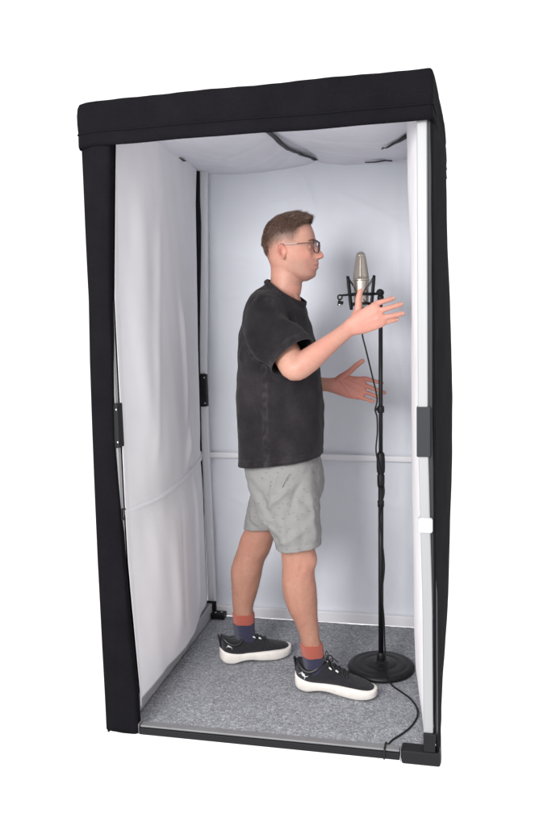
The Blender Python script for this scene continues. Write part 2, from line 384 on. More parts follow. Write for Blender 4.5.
# frame posts
def post(x, y, wd, dp, z0, z1, lean=None, mat=alu, name='post'):
    zs = np.linspace(z0, z1, 24); Rs = []
    for z in zs:
        xx = x+(float(np.interp(z, lean[0], lean[1])) if lean else 0)
        c = .003; P = [(0, c), (c, 0), (wd-c, 0), (wd, c), (wd, dp-c), (wd-c, dp), (c, dp), (0, dp-c)]
        g = []
        for a, b in P: g.append((xx+a, y+b, z))
        Rs.append(g)
    return mk(name, *rings(Rs), mat, booth, smooth=False)
pr = post(0, .001, .030, .030, .10, 1.985, ([0, .1, .54, .8, 1.05, 1.46, 1.95], [1.046, 1.046, 1.043, 1.036, 1.030, 1.029, 1.0275]))
pe = mk('edge_trim', *rings([[(float(np.interp(z, [0, .1, .54, .8, 1.05, 1.46, 1.95], [1.046, 1.046, 1.043, 1.036, 1.030, 1.029, 1.0275]))+.0315+a, b+.008, z) for a, b in ((0, 0), (.011, -.002), (.013, .02), (0, .02))] for z in np.linspace(.1, 1.985, 14)]), grey_plastic, pr, smooth=False)
def conn(x0, x1, y0, y1, z0, z1, par, mat=plastic, screws=None, name='joint_bracket'):
    o = bevel(mk(name, *box(x0, x1, y0, y1, z0, z1), mat, par, smooth=False), .003)
    for (a, b, c) in (screws or []):
        mk('screw', *lathe([(0.0001, c), (.0045, c), (.0055, c+.0015), (.0055, c+.003)], (a, b), 12), steel, o)
    return o
conn(1.0265, 1.0675, -.004, .033, .988, 1.14, pr, grey_plastic)
mk('spacer', *box(1.030, 1.0745, -.006, .03, .752, .800), new_mat('pale_plastic', (.55, .55, .57), .5), pr, smooth=False)
bevel(bpy.data.objects['spacer'], .008, 3)
pl = post(.032, .010, .023, .026, .06, 1.985)
cl = conn(.034, .0660, .000, .041, 1.003, 1.149, pl)
for z in (1.13, 1.022):
    m = lathe([(.0001, 0), (.004, 0), (.004, .002), (.0001, .002)], (0, 0), 12)
    mk('screw', [(.0600+x, .0002-zz*.8, z+y) for x, y, zz in m[0]], m[1], steel, cl)
# hook on the elastic strap
m = cat(box(.060, .064, -.001, .010, .760, .798), box(.064, .071, -.001, .010, .760, .765), box(.064, .073, -.001, .010, .793, .798))
hook = mk('strap_hook', *m, plastic, booth, smooth=False)
leanB = ([0, .8, 1.17, 1.5, 2.1], [.008, .003, .003, .020, .042])
white_post = new_mat('white_coated_post', (.74, .75, .79), .45, bump=.1, bscale=80)
pb = post(0, 1.034, .036, .028, .03, 2.09, leanB, white_post)
prb = post(1.0, 1.045, .03, .028, .03, 2.08)
cb = conn(-.004, .040, 1.024, 1.058, 1.020, 1.172, pb)
for z in (1.036, 1.154):
    m = lathe([(.0001, 0), (.004, 0), (.004, .002), (.0001, .002)], (0, 0), 12)
    mk('screw', [(.033+x, 1.024-zz, z+y) for x, y, zz in m[0]], m[1], steel, cb)
# added dark strip standing for the open gap between side liner and rear post
mk('gap_strip', *rings([[(float(np.interp(z, *leanB))+a, 1.024+b, z) for a, b in ((.001+wgt, 0), (-.020, 0), (-.020, .012), (.001+wgt, .012))] for z, wgt in [(.03, -.002), (.5, -.001), (.70, .003), (.79, .002), (1.1, .006), (1.3, .004), (1.5, .004), (1.7, .008), (1.85, .009), (1.95, .004), (2.05, .004), (2.08, .004)]]), plastic, booth, smooth=False)
# straps and rails
def strapmesh(fn, n, wd, t, z_off=0):
    Rs = []
    for i in range(n+1):
        x, y, z = fn(i/n); Rs.append([(x, y, z-wd/2), (x, y, z+wd/2), (x, y+t, z+wd/2), (x, y+t, z-wd/2)])
    return rings(Rs)
bevel(mk('cross_rail', *strapmesh(lambda u: (.036+u*.975, 1.062-.006, .788-.008*u+.002*math.sin(u*3)), 20, .026, .014), white_strap, booth), .003)
bevel(mk('bottom_rail', *box(.0, 1.05, 1.040, 1.068, .012, .060), white_strap, booth, smooth=False), .004)
bevel(mk('bottom_rail', *box(-.005, .033, .03, 1.035, .004, .078), new_mat('pale_grey_rail', (.40, .40, .42), .55, var=.06, vscale=15), booth, smooth=False), .004)
bevel(mk('bottom_rail', *box(1.05, 1.074, .05, 1.04, .004, .06), grey_rail, booth, smooth=False), .004)
# front sill
sill = mk('sill', *box(.088, .972, -.004, .026, .006, .030), plastic, booth, smooth=False); bevel(sill, .002)
bevel(mk('sill_cap', *box(.090, .971, .0015, .030, .0305, .0375), grey_rail, sill, smooth=False), .002)
bevel(mk('end_plate', *box(.9735, .9762, -.006, .030, .004, .042), grey_rail, sill, smooth=False), .001)
bevel(mk('end_plate', *box(.0845, .0870, -.005, .030, .006, .044), grey_rail, sill, smooth=False), .001)
# right front corner foot
foot = bevel(mk('corner_foot', *box(.977, 1.099, -.008, .045, -.003, .043), plastic, booth, smooth=False), .007, 3)
bevel(mk('post_socket', *box(1.046, 1.083, -.006, .040, .0435, .106), plastic, foot, smooth=False), .004)
# rear left corner foot
rf = mk('corner_foot', *cat(box(.034, .100, .985, 1.036, .013, .040), box(-.002, .05, 1.02, 1.039, .013, .085)), plastic, booth, smooth=False); bevel(rf, .004)
mk('screw', *cat(lathe([(.0001, .0405), (.005, .0405), (.006, .044)], (.082, 1.01), 12), lathe([(.0001, .0405), (.005, .0405), (.006, .044)], (.055, 1.0), 12)), steel, rf)

# carpet
def carpet_mat():
    m = bpy.data.materials.new('grey_felt_carpet'); m.use_nodes = True; nt = m.node_tree; N = nt.nodes; L = nt.links; b = N['Principled BSDF']
    b.inputs['Roughness'].default_value = .95; b.inputs['Specular IOR Level'].default_value = .1
    tc = N.new('ShaderNodeTexCoord')
    n1 = N.new('ShaderNodeTexNoise'); n1.inputs['Scale'].default_value = 125; n1.inputs['Detail'].default_value = 6; n1.inputs['Roughness'].default_value = .75; n1.inputs['Distortion'].default_value = 1.2
    n2 = N.new('ShaderNodeTexNoise'); n2.inputs['Scale'].default_value = 9; n2.inputs['Detail'].default_value = 4
    for n in (n1, n2): L.new(tc.outputs['Object'], n.inputs['Vector'])
    r = N.new('ShaderNodeValToRGB'); e = r.color_ramp.elements; e[0].position = .34; e[0].color = (.115, .118, .128, 1); e[1].position = .66; e[1].color = (.60, .605, .64, 1)
    x = r.color_ramp.elements.new(.5); x.color = (.27, .28, .305, 1); L.new(n1.outputs['Fac'], r.inputs[0])
    mr = N.new('ShaderNodeMapRange'); mr.inputs[3].default_value = .85; mr.inputs[4].default_value = 1.15; L.new(n2.outputs['Fac'], mr.inputs[0])
    sc = N.new('ShaderNodeVectorMath'); sc.operation = 'SCALE'; L.new(r.outputs[0], sc.inputs[0]); L.new(mr.outputs[0], sc.inputs['Scale']); L.new(sc.outputs[0], b.inputs['Base Color'])
    bp = N.new('ShaderNodeBump'); bp.inputs['Strength'].default_value = .6; bp.inputs['Distance'].default_value = .003; L.new(n1.outputs['Fac'], bp.inputs['Height']); L.new(bp.outputs[0], b.inputs['Normal'])
    return m
cp = grid(lambda u, v: (.034+u*1.014, .032+v*1.006, .0118+.0010*N1(u*2, v*2, 0, f2)+(.006 if .0 < v < .012 else 0)), 120, 120)
carpet = mk('carpet', *cp, carpet_mat()); solid(carpet, .012, -1)
mo = carpet.modifiers
carpet['label'] = 'speckled grey felt carpet covering the floor of the booth'; carpet['category'] = 'carpet'

# ================================================================== MICROPHONE STAND
SX, SY = .864, .612
stand = thing('microphone_stand', 'black round-base microphone stand with a straight telescopic pole', 'microphone stand', (SX, SY, .0))
bp = [(.0001, .0135), (.128, .0135), (.1315, .017), (.132, .022), (.129, .029), (.120, .033), (.108, .0345), (.104, .0335), (.100, .0350), (.070, .0385), (.067, .0372), (.064, .0388), (.035, .0415), (.024, .043), (.020, .050), (.0001, .050)]
mk('base', *lathe(bp, (SX, SY), 72), satin_black, stand)
top = np.array([.873, .613, 1.483]); bot = np.array([SX, SY, .048])
def pp(z): t = (z-bot[2])/(top[2]-bot[2]); return bot+(top-bot)*t
mk('lower_tube', *tube([pp(.045), pp(.84)], .0102, 20, 1), satin_black, stand)
mk('upper_tube', *tube([pp(.80), pp(1.483)], .0080, 20, 1), satin_black, stand)
mk('collar', *lathe([(.0001, .048), (.016, .048), (.017, .055), (.015, .075), (.0115, .082), (.0001, .082)], (SX, SY), 24), satin_black, stand)
c = pp(.84); mk('clutch', *lathe([(.0001, .755), (.013, .755), (.0145, .77), (.0145, .80), (.0125, .803), (.0125, .81), (.0155, .813), (.0165, .83), (.0165, .862), (.0145, .885), (.010, .892), (.0001, .892)], c[:2], 24), plastic, stand)
c = pp(1.06); k = mk('cable_clip', *cat(lathe([(.0001, 1.046), (.0125, 1.046), (.0135, 1.052), (.0135, 1.066), (.0125, 1.071), (.0001, 1.071)], c[:2], 20), tube([c+[-.008, -.008, 0], c+[-.02, -.012, 0]], .006, 8, 1)), plastic, stand)
c = pp(.69); mk('cable_clip', *cat(lathe([(.0001, .676), (.0125, .676), (.0128, .70), (.0001, .70)], c[:2], 20), tube([c+[.005, -.009, 0], c+[.004, -.022, 0]], .005, 8, 1)), white_strap if False else plastic, stand)
c = pp(1.478); mk('top_thread', *lathe([(.0001, 1.47), (.012, 1.47), (.0125, 1.485), (.009, 1.492), (.0001, 1.497)], c[:2], 20), plastic, stand)

# ------------------------------------------------------------------ shock mount
MX, MY = .800, .613
sh = thing('shock_mount', 'black spider shock mount with elastic cords around the silver microphone', 'shock mount', (MX, MY, 1.44))
mk('outer_ring', *torus((MX, MY, 1.497), .046, .0042, n=48, flat=1.3), plastic, sh)
mk('inner_ring', *torus((MX, MY, 1.462), .0315, .0032, n=40, flat=1.6), plastic, sh)
for a in (20, 160, 200, 340):
    ca, sa = math.cos(math.radians(a)), math.sin(math.radians(a))
    P = [(MX+ca*.040, MY+sa*.040, 1.440), (MX+ca*.046, MY+sa*.046, 1.500), (MX+ca*.053, MY+sa*.053, 1.566)]
    mk('arm', *tube(P, [.0046, .0055, .005, .0052, .004], 10, 4), plastic, sh)
for a0, a1 in ((20, 70), (160, 110), (200, 250), (340, 290)):
    for bz, tz in ((1.561, 1.500), (1.447, 1.478)):
        p = np.array([MX+math.cos(math.radians(a0))*(.052 if bz > 1.5 else .041), MY+math.sin(math.radians(a0))*(.052 if bz > 1.5 else .041), bz])
        q = np.array([MX+math.cos(math.radians(a1))*.029, MY+math.sin(math.radians(a1))*.029, tz])
        mk('elastic_cord', *tube([p, (p+q)/2, q], .0016, 8, 3), rubber, sh)
mk('swivel', *cat(tube([(MX+.048, MY, 1.497), (pp(1.50)[0]+.004, SY, 1.498)], .0055, 10, 1), tube([(pp(1.5)[0]-.001, SY-.017, 1.501), (pp(1.5)[0]-.001, SY+.017, 1.501)], .0135, 20, 1), tube([(pp(1.5)[0]-.001, SY-.021, 1.501), (pp(1.5)[0]-.001, SY-.017, 1.501)], .006, 12, 1)), plastic, sh)
mk('knob', *cat(tube([(MX-.046, MY, 1.497), (MX-.075, MY-.004, 1.495)], .0042, 10, 1), torus((MX-.080, MY-.006, 1.488), .0085, .0032, axis=(.2, 1, 0), n=20), tube([(MX-.087, MY-.007, 1.472), (MX-.068, MY-.007, 1.466)], .006, 10, 1)), plastic, sh)
mk('knob_tip', *tube([(MX-.089, MY-.009, 1.462), (MX-.074, MY-.009, 1.457)], .0045, 10, 1), steel, sh)
# ------------------------------------------------------------------ microphone
nickel = new_mat('nickel', (.60, .55, .49), .34, metal=.9, var=.04, vscale=60)
mesh_m = new_mat('grille_mesh', (.34, .305, .27), .50, metal=.55, bump=.5, bscale=900, weave=700, bdist=.001)
mic = thing('microphone', 'silver studio condenser microphone pointing up in its shock mount', 'microphone', (MX, MY, 1.448))
body = mk('body', *lathe([(.0001, 1.446), (.012, 1.446), (.0125, 1.452), (.021, 1.454), (.0245, 1.460), (.0255, 1.47), (.0265, 1.535), (.0275, 1.545), (.0275, 1.548), (.0001, 1.548)], (MX, MY), 48, 1.09), nickel, mic)
mk('trim_ring', *lathe([(.0001, 1.547), (.0285, 1.5475), (.0295, 1.551), (.0285, 1.5545), (.0001, 1.5545)], (MX, MY), 48, 1.09), nickel, mic)
gr = mk('grille', *lathe([(.0001, 1.554), (.0275, 1.5545), (.0262, 1.570), (.0222, 1.600), (.0182, 1.628), (.0165, 1.638), (.0150, 1.645), (.0115, 1.651), (.006, 1.6545), (.0001, 1.6555)], (MX, MY), 48, 1.09), mesh_m, mic)
P = [(MX+s*np.cos(t)*0, MY, 0) for s, t in [(1, 1)]]
mk('grille_band', *cat(lathe([(.0001, 1.637), (.0172, 1.6375), (.0176, 1.6405), (.0165, 1.643), (.0001, 1.643)], (MX, MY), 40, 1.09), tube([(MX-.0001, MY-.0303, 1.556), (MX, MY-.0247, 1.600), (MX, MY-.0191, 1.638), (MX, MY-.012, 1.652)], .0022, 8, 4), tube([(MX, MY+.0303, 1.556), (MX, MY+.0247, 1.600), (MX, MY+.0191, 1.638), (MX, MY+.012, 1.652)], .0022, 8, 4)), nickel, mic)
# ------------------------------------------------------------------ cable
A = at
pth = [(MX, MY, 1.452), (MX+.001, MY, 1.425), A(362, 333, .600), A(366, 350, .597), A(372, 375, .595), A(377, 398, .592), pp(1.058)+[-.02, -.012, 0], pp(1.03)+[-.013, -.012, 0], pp(.97)+[-.012, -.010, 0], pp(.90)+[-.017, -.014, 0], pp(.84)+[-.004, -.024, 0], pp(.78)+[.010, -.022, 0], pp(.735)+[.014, -.018, 0], pp(.69)+[.004, -.022, 0],
       pp(.64)+[-.006, -.016, 0], pp(.55)+[.005, -.016, 0], pp(.44)+[.014, -.010, 0], pp(.33)+[.006, -.015, 0], pp(.22)+[.013, -.012, 0], pp(.12)+[.016, -.014, 0], (SX+.022, SY-.03, .054), (SX+.028, SY-.07, .0425), (SX+.036, SY-.112, .0375), (SX+.043, SY-.135, .026), (.922, .462, .0172), (.955, .425, .0162), (.992, .375, .0162), (1.015, .315, .0162), (1.018, .255, .0162), (.998, .185, .0162), (.970, .135, .0162), (.943, .095, .0162), (.930, .062, .018), (.926, .035, .040), (.925, .012, .041), (.924, -.003, .037), (.923, -.008, .022), (.923, -.008, .008)]
cab = mk('microphone_cable', *tube(pth, .0031, 10, 8), rubber)
cab['label'] = 'thin black cable running from the microphone down the stand and out over the sill'; cab['category'] = 'cable'
pl_ = mk('plug', *tube([(MX, MY, 1.450), (MX+.001, MY, 1.405)], [.0095, .0095, .008], 14, 3), satin_black, cab)

# ================================================================== PERSON
HY = .470
person = thing('person', 'man in black t-shirt and grey shorts gesturing at the microphone', 'person', (.50, .49, .012))
# ---- head surface
HZ = [1.546, 1.550, 1.556, 1.565, 1.580, 1.600, 1.620, 1.640, 1.665, 1.690, 1.715, 1.740, 1.758, 1.770, 1.778, 1.783]
HB = [.605, .588, .573, .553, .515, .488, .480, .474, .464, .461, .463, .473, .488, .506, .530, .560]
HF = [.616, .627, .637, .6465, .6505, .6525, .6520, .6500, .6510, .6525, .6480, .6390, .6260, .6090, .588, .566]
HW = [.014, .026, .036, .047, .056, .063, .0675, .0715, .0750, .0765, .0750, .0690, .0580, .0450, .030, .005]
def prof_i(z, A_): return np.interp(z, HZ, A_)
def sm_i(z, A_):   # smoothed interpolation
    return (prof_i(z-.004, A_)+2*prof_i(z, A_)+prof_i(z+.004, A_))/4
NZ = [1.612, 1.618, 1.624, 1.629, 1.636, 1.645, 1.655, 1.670, 1.685]; NH = [0, .003, .014, .0280, .0320, .0275, .0180, .0065, .002]; NS = [.012, .016, .0175, .0170, .0150, .0115, .0100, .0095, .0130]
LZ = [1.574, 1.580, 1.586, 1.592, 1.597, 1.6005, 1.604, 1.609, 1.614, 1.619]; LH = [.001, .0012, .005, .0098, .0092, .0045, .0098, .0118, .0085, .003]
def head_pt(z, th):
    b, f, wd = sm_i(z, HB), sm_i(z, HF), sm_i(z, HW)
    cx = .55 if z > 1.6 else max(.55, (b+f)/2)
    cx = b+(f-b)*.47
    c, s = math.cos(th), math.sin(th)
    e = .86
    C_ = math.copysign(abs(c)**e, c); S_ = math.copysign(abs(s)**e, s)
    x = cx+(f-cx)*C_ if c > 0 else cx+(cx-b)*C_
    y = wd*S_
    if c > 0: # face: flatter front, cheeks fall away
        y *= 1-.06*C_
        ay = abs(y)
        if 1.60 < z < 1.62 or True:
            nh = np.interp(z, NZ, NH); ns = np.interp(z, NZ, NS); x += nh*math.exp(-(ay/ns)**2.6) if 1.612 < z < 1.685 else 0
        # wings of the nose
        x += .010*math.exp(-((ay-.0125)/.0055)**2-((z-1.6285)/.007)**2)
        if 1.574 < z < 1.619: x += np.interp(z, LZ, LH)*math.exp(-(ay/.0235)**3.0)
        x += .0055*math.exp(-(ay/.022)**2-((z-1.564)/.011)**2)          # chin
        x -= .0085*math.exp(-((ay-.031)/.0140)**2-((z-1.667)/.0125)**2)  # eye sockets
        x += .0040*math.exp(-((ay-.028)/.020)**2-((z-1.687)/.008)**2)    # brow
        x += .0050*math.exp(-((ay-.047)/.014)**2-((z-1.640)/.014)**2)    # cheek bone
        x -= .0030*math.exp(-((ay-.040)/.012)**2-((z-1.608)/.016)**2)
    return (x, HY+y, z)
zz = np.concatenate([np.linspace(1.546, 1.60, 32), np.linspace(1.6025, 1.69, 48), np.linspace(1.693, 1.783, 40)])
ths = []
for i in range(110):
    t = i/110*2*math.pi-math.pi; ths.append(t-.45*math.sin(t))   # denser toward the face
head = rings([[head_pt(z, t) for t in ths] for z in zz])
neck = loft([(.505, HY, 1.42, .060, .075), (.518, HY, 1.475, .058, .062), (.536, HY, 1.520, .0600, .057), (.542, HY, 1.56, .058, .0550), (.540, HY, 1.60, .055, .055), (.535, HY, 1.64, .052, .054)], n=36)
adam = loft([(.580, HY, 1.496, .010, .012), (.585, HY, 1.510, .0115, .012), (.582, HY, 1.524, .010, .012)], n=16)
sterno = loft([(.535, HY-.048, 1.60, .010, .010), (.560, HY-.040, 1.54, .009, .009), (.585, HY-.020, 1.475, .008, .008)], n=12)
sternl = [(x, 2*HY-y, z) for x, y, z in sterno[0]], sterno[1]
def ear(side):
    c = np.array([.541, HY+side*.0765, 1.6500]); V = []; nr, na = 14, 40
    fwd = np.array([.96, side*-.28, .0]); up = np.array([-.16, side*.10, .98]); out = np.array([.30, side*.94, -.02])
    for k in range(nr+1):
        r = k/nr
        for j in range(na):
            a = 2*math.pi*j/na; ca, sa = math.cos(a), math.sin(a)
            rx = .0185*(1-.12*(sa < 0)*abs(sa)); rz = .0305
            front = max(0, ca)
            ht = .011-.0125*math.exp(-((ca*r-.12)**2+(sa*r+.05)**2)/.16)+.0050*math.exp(-((r-.88)/.10)**2)*(1-.8*front)-.0025*math.exp(-((r-.70)/.08)**2)*(sa > -.3)
            ht *= (1-sm(r, .93, 1.0)*.55)
            ht *= 1-.55*front*r
            V.append(c+fwd*rx*r*ca*(1-.15*(sa < -.3)*r)+up*rz*r*sa+out*(ht+.006*r*(1-front)))
    n = len(V); F = []
    for k in range(nr):
        for j in range(na): F.append((k*na+j, (k+1)*na+j, (k+1)*na+(j+1) % na, k*na+(j+1) % na))
    # back side
    for j in range(na):
        p = V[nr*na+j]; V.append(c+(p-c)*.62-out*.012)
    for j in range(na): F.append((nr*na+j, n+j, n+(j+1) % na, nr*na+(j+1) % na))
    F.append(tuple(range(n, n+na))); F.append(tuple(range(na))[::-1])
    return V, F
# ---- arms and hands
ys = HY
def limb(rows, ref=(0,1,0), n=26): return loft(rows, ref, n=n, sub=5)
shR = np.array([.485, .335, 1.430]); elR = A(296, 370, .205); wrR = A(350.5, 327.5, .262)
shL = np.array([.485, .610, 1.430]); elL = np.array([.470, .725, 1.160]); wrL = A(331, 385, .700)
def arm(sh_, el, wr):
    r = [(*sh_, .044, .042), (*(sh_*.6+el*.4), .047, .046), (*(sh_*.25+el*.75), .050, .046), (*(el*.97+sh_*.03+np.array([-.002,0,-.003])), .041, .040), (*(el*.80+wr*.2), .0425, .040), (*(el*.6+wr*.4), .038, .036), (*(el*.3+wr*.7), .030, .027), (*(el*.06+wr*.94), .0275, .0215), (*(wr*1.06-el*.06), .028, .0205)]
    return limb(r)
def finger(pts, r0, r1, n=14):
    P = cr_interp(pts, 6); m = len(P); t = np.linspace(0, 1, m)
    rr = r0+(r1-r0)*t
    for jc in (.0, .42, .74): rr = rr*(1+.05*np.exp(-((t-jc)/.07)**2))
    T = np.gradient(P, axis=0); T /= np.linalg.norm(T, axis=1)[:, None]; Rs = []
    th = np.linspace(0, 2*math.pi, n, endpoint=False); u = np.cross(T[0], [0, 1, 0]); u /= np.linalg.norm(u)
    def ring(i, k, sft):
        nonlocal u
        u = u-T[i]*u.dot(T[i]); u /= np.linalg.norm(u); v = np.cross(T[i], u); return [P[i]+T[i]*sft+rr[i]*k*(math.cos(a)*u+.92*math.sin(a)*v) for a in th]
    for i in range(m): Rs.append(ring(i, 1, 0))
    Rs += [ring(m-1, .88, r1*.42), ring(m-1, .62, r1*.75), ring(m-1, .25, r1*.95)]
    return rings(Rs)
def hand(wr, kn, tips, thumb, nsign, bend, rad, heel, tmax=1.0):
    """kn: four knuckle points; tips: four finger tips; thumb: three points. nsign: where the back of the hand faces along Y."""
    out = []
    kn = [np.array(k) for k in kn]; mid = (kn[1]+kn[2])/2
    ax = mid-wr; L = np.linalg.norm(ax); ax /= L
    acr = kn[0]-kn[3]; W = np.linalg.norm(acr); acr /= W
    nrm = np.cross(ax, acr); nrm /= np.linalg.norm(nrm)
    # palm: superelliptic sections from the wrist to the knuckles
    secs = []
    for t, wv, th, sh_ in [(-.05, .029, .0200, 0), (.15, .033, .0195, 0), (.35, .0385, .0175, .001), (.6, W/2+.0075, .0150, .001), (.85, W/2+.0085, .0130, .0), (1.0, W/2+.0085, .0115, 0), (1.1, W/2+.006, .0095, 0)]:
        c0 = wr+ax*L*t*tmax if t < .5 else wr+(mid-wr)*t*tmax
        secs.append((*c0, wv, th))
    ref = nrm
    out.append(loft(secs, ref, n=30, sub=4, ex=.85, endround=True))
    for i, (k, tp) in enumerate(zip(kn, tips)):
        tp = np.array(tp); d = tp-k; l = np.linalg.norm(d); by = np.array([0, nsign, 0])*bend*l
        root = k-(k-wr)*.28
        out.append(finger([root, k, k+d*.45+by, k+d*.75+by*.72, tp-d/l*rad[i][1]], *rad[i]))
    t0, t1, t2, t3 = [np.array(p) for p in thumb]
    out.append(finger([t0, t1, t2, t3], rad[4][0], rad[4][1], 16))
    # thenar mass
    out.append(loft([(*(wr*.85+t1*.15), .014, .013), (*(wr*.45+t1*.55), .0165, .015), (*t1, .0125, .012)], (0,1,0), n=16, sub=3))
    return out
yR = .268
knR = [A(374.5, 304.5, yR-.002), A(377.5, 311.5, yR-.008), A(378.5, 318.5, yR-.006), A(377, 325.0, yR)]
tipR = [A(395.5, 297.5, yR+.006), A(403.8, 303.5, yR+.004), A(405.3, 313.0, yR+.006), A(399.3, 318.8, yR+.012)]
thR = [A(353, 323, yR+.004), A(358.0, 310.0, yR+.010), A(358.6, 299.0, yR+.016), A(360.4, 291.0, yR+.020)]
handR = hand(wrR, knR, tipR, thR, -1, .05, [(.0106, .0080), (.0108, .0082), (.0104, .0080), (.0094, .0072), (.0150, .0094)], None)
yL = .700
knL = [A(363.5, 378.5, yL+.004), A(365.0, 385.5, yL+.008), A(363.8, 391.8, yL+.006), A(360.5, 397.3, yL)]
tipL = [A(384.0, 383.5, yL-.006), A(386.2, 393.5, yL-.012), A(382.0, 398.2, yL-.016), A(374.5, 402.0, yL-.018)]
thL = [A(339, 379, yL-.006), A(348.5, 372.5, yL-.012), A(356.5, 365.3, yL-.016), A(362.5, 361.0, yL-.018)]
handL = hand(wrL, knL, tipL, thL, 1, .035, [(.0102, .0078), (.0104, .0080), (.0100, .0076), (.0092, .0070), (.0136, .0096)], None, .90)
# ---- trunk and legs (mostly under the clothes)
torso = limb([(.500, HY, .80, .120, .150), (.500, HY, .95, .115, .150), (.505, HY, 1.10, .110, .140), (.505, HY, 1.25, .118, .150), (.495, HY, 1.36, .105, .155), (.495, HY, 1.42, .075, .125), (.510, HY, 1.465, .055, .07)])
def leg(rows): return loft(rows, (0,1,0), n=32, sub=5)
legR = leg([(.500, .40, .88, .095, .080), (.540, .395, .74, .080, .074), (.572, .392, .60, .066, .064), (.581, .392, .525, .0640, .058), (.578, .393, .48, .0600, .055), (.580, .395, .41, .0640, .058), (.590, .396, .345, .0580, .054), (.606, .397, .275, .0430, .041), (.619, .397, .205, .0365, .035), (.628, .397, .15, .0350, .031), (.634, .397, .11, .030, .026)])
legL = leg([(.490, .55, .88, .095, .080), (.465, .565, .74, .072, .070), (.404, .580, .60, .060, .062), (.366, .590, .515, .0650, .058), (.343, .595, .46, .0600, .055), (.322, .598, .395, .0640, .058), (.313, .600, .325, .0560, .052), (.303, .600, .255, .0440, .042), (.303, .600, .195, .0390, .036), (.302, .600, .14, .035, .031), (.306, .602, .11, .030, .026)])
knee = loft([(.618, .392, .555, .022, .030), (.627, .392, .525, .024, .032), (.618, .393, .490, .020, .028)], n=16)
allm = [head, neck, adam, sterno, sternl, ear(-1), ear(1), arm(shR, elR, wrR), arm(shL, elL, wrL), torso, legR, legL, knee]+handR+handL
bm_ = remesh('body', cat(*allm), .0028, 4, .5)
V = getV(bm_)
# extra relaxing on neck, trunk and wrists, keeping face and fingers crisp
mask = np.ones(len(V)); fx = (V[:, 2] > 1.56) & (V[:, 0] > .60) & (abs(V[:, 1]-HY) < .09); mask[fx] = 0
for k in list(knR)+list(tipR)+list(knL)+list(tipL)+[thR[2], thR[3], thL[2], thL[3]]: mask[np.linalg.norm(V-k, axis=1) < .022] = 0
mask[np.linalg.norm(V-np.array([.541, HY-.08, 1.65]), axis=1) < .036] = 0; mask[np.linalg.norm(V-np.array([.541, HY+.08, 1.65]), axis=1) < .036] = 0
relax(bm_, 12, .6, mask)
V = getV(bm_)
N = getN(bm_); dsp = np.zeros(len(V))
for wr_, kn_, sg in ((wrR, knR, -1), (wrL, knL, 1)):
    for k in kn_:
        a_ = wr_+(k-wr_)*.30+np.array([0, sg*.012, 0]); b_ = k+np.array([0, sg*.010, 0]); d_, t_ = seg_dist(V, a_, b_)
        dsp += .0016*np.exp(-(d_/.0042)**2)*(.4+.6*t_)+.0012*np.exp(-(np.linalg.norm(V-b_, axis=1)/.007)**2)
for a_, b_, wd_, am_ in [((.600, .345, .545), (.600, .340, .500), .010, -.0030), ((.560, .340, .56), (.565, .335, .49), .012, -.0025), ((.632, .36, .55), (.640, .38, .50), .014, .003), ((.590, .345, .45), (.600, .350, .30), .016, .002),
                       ((.545, .345, .43), (.560, .35, .33), .016, .003), ((.575, .34, .44), (.580, .345, .30), .008, -.0020), ((.28, .55, .43), (.29, .555, .33), .016, .003), ((.31, .545, .46), (.315, .55, .30), .008, -.0016), ((.35, .545, .53), (.345, .54, .48), .010, -.003)]:
    d_, t_ = seg_dist(V, a_, b_); dsp += am_*np.exp(-(d_/wd_)**2)
dsp += .0005*field(14, 60)(V)*(V[:, 2] < .6)
V = V+N*dsp[:, None]; setV(bm_, V)
# ---- skin colour
base = np.array([.475, .245, .184]); C = np.tile(base, (len(V), 1))
def blend(C, m, col): return C*(1-m[:, None])+np.array(col)*m[:, None]
def blob(c, r): return np.exp(-(np.linalg.norm((V-np.array(c))/np.array(r), axis=1))**2)
C = blend(C, .20*np.clip(field(11, 25)(V), -1, 1)+.05 > .1, base*.95) if False else C
nz = field(11, 30)(V); C *= (1+.045*np.clip(nz, -1.5, 1.5))[:, None]; n2_ = np.clip(field(12, 55)(V), 0, 1.5); C = C*(1-np.outer(n2_, [.02, .07, .07])); n3_ = np.clip(field(15, 14)(V), -1.2, 1.2); C = C*(1-np.outer(n3_, [.02, .06, .05]))
C = blend(C, .45*np.clip(blob((.64, HY-.045, 1.635), (.03, .03, .02))+blob((.64, HY+.045, 1.635), (.03, .03, .02)), 0, 1), (.66, .27, .21))
C = blend(C, .55*blob((.685, HY, 1.634), (.018, .018, .012)), (.68, .27, .21))
C = blend(C, .55*np.clip(blob((.543, HY-.085, 1.65), (.03, .02, .035))+blob((.543, HY+.085, 1.65), (.03, .02, .035)), 0, 1), (.66, .24, .19))
C = blend(C, .35*sm(V[:, 2], 1.56, 1.50)*(V[:, 2] > 1.40)*(abs(V[:, 1]-HY) < .1), (.62, .29, .22))
lip = np.exp(-((V[:, 2]-1.6005)/.0085)**4)*np.exp(-(abs(V[:, 1]-HY)/.021)**4)*(V[:, 0] > .645); C = blend(C, .75*lip, (.50, .19, .165))
ln = np.exp(-((V[:, 2]-1.6007)/.0024)**2)*(abs(V[:, 1]-HY) < .024)*(V[:, 0] > .640); C = blend(C, .7*ln, (.20, .06, .05))  # ln: dark line painted for the shade between the lips
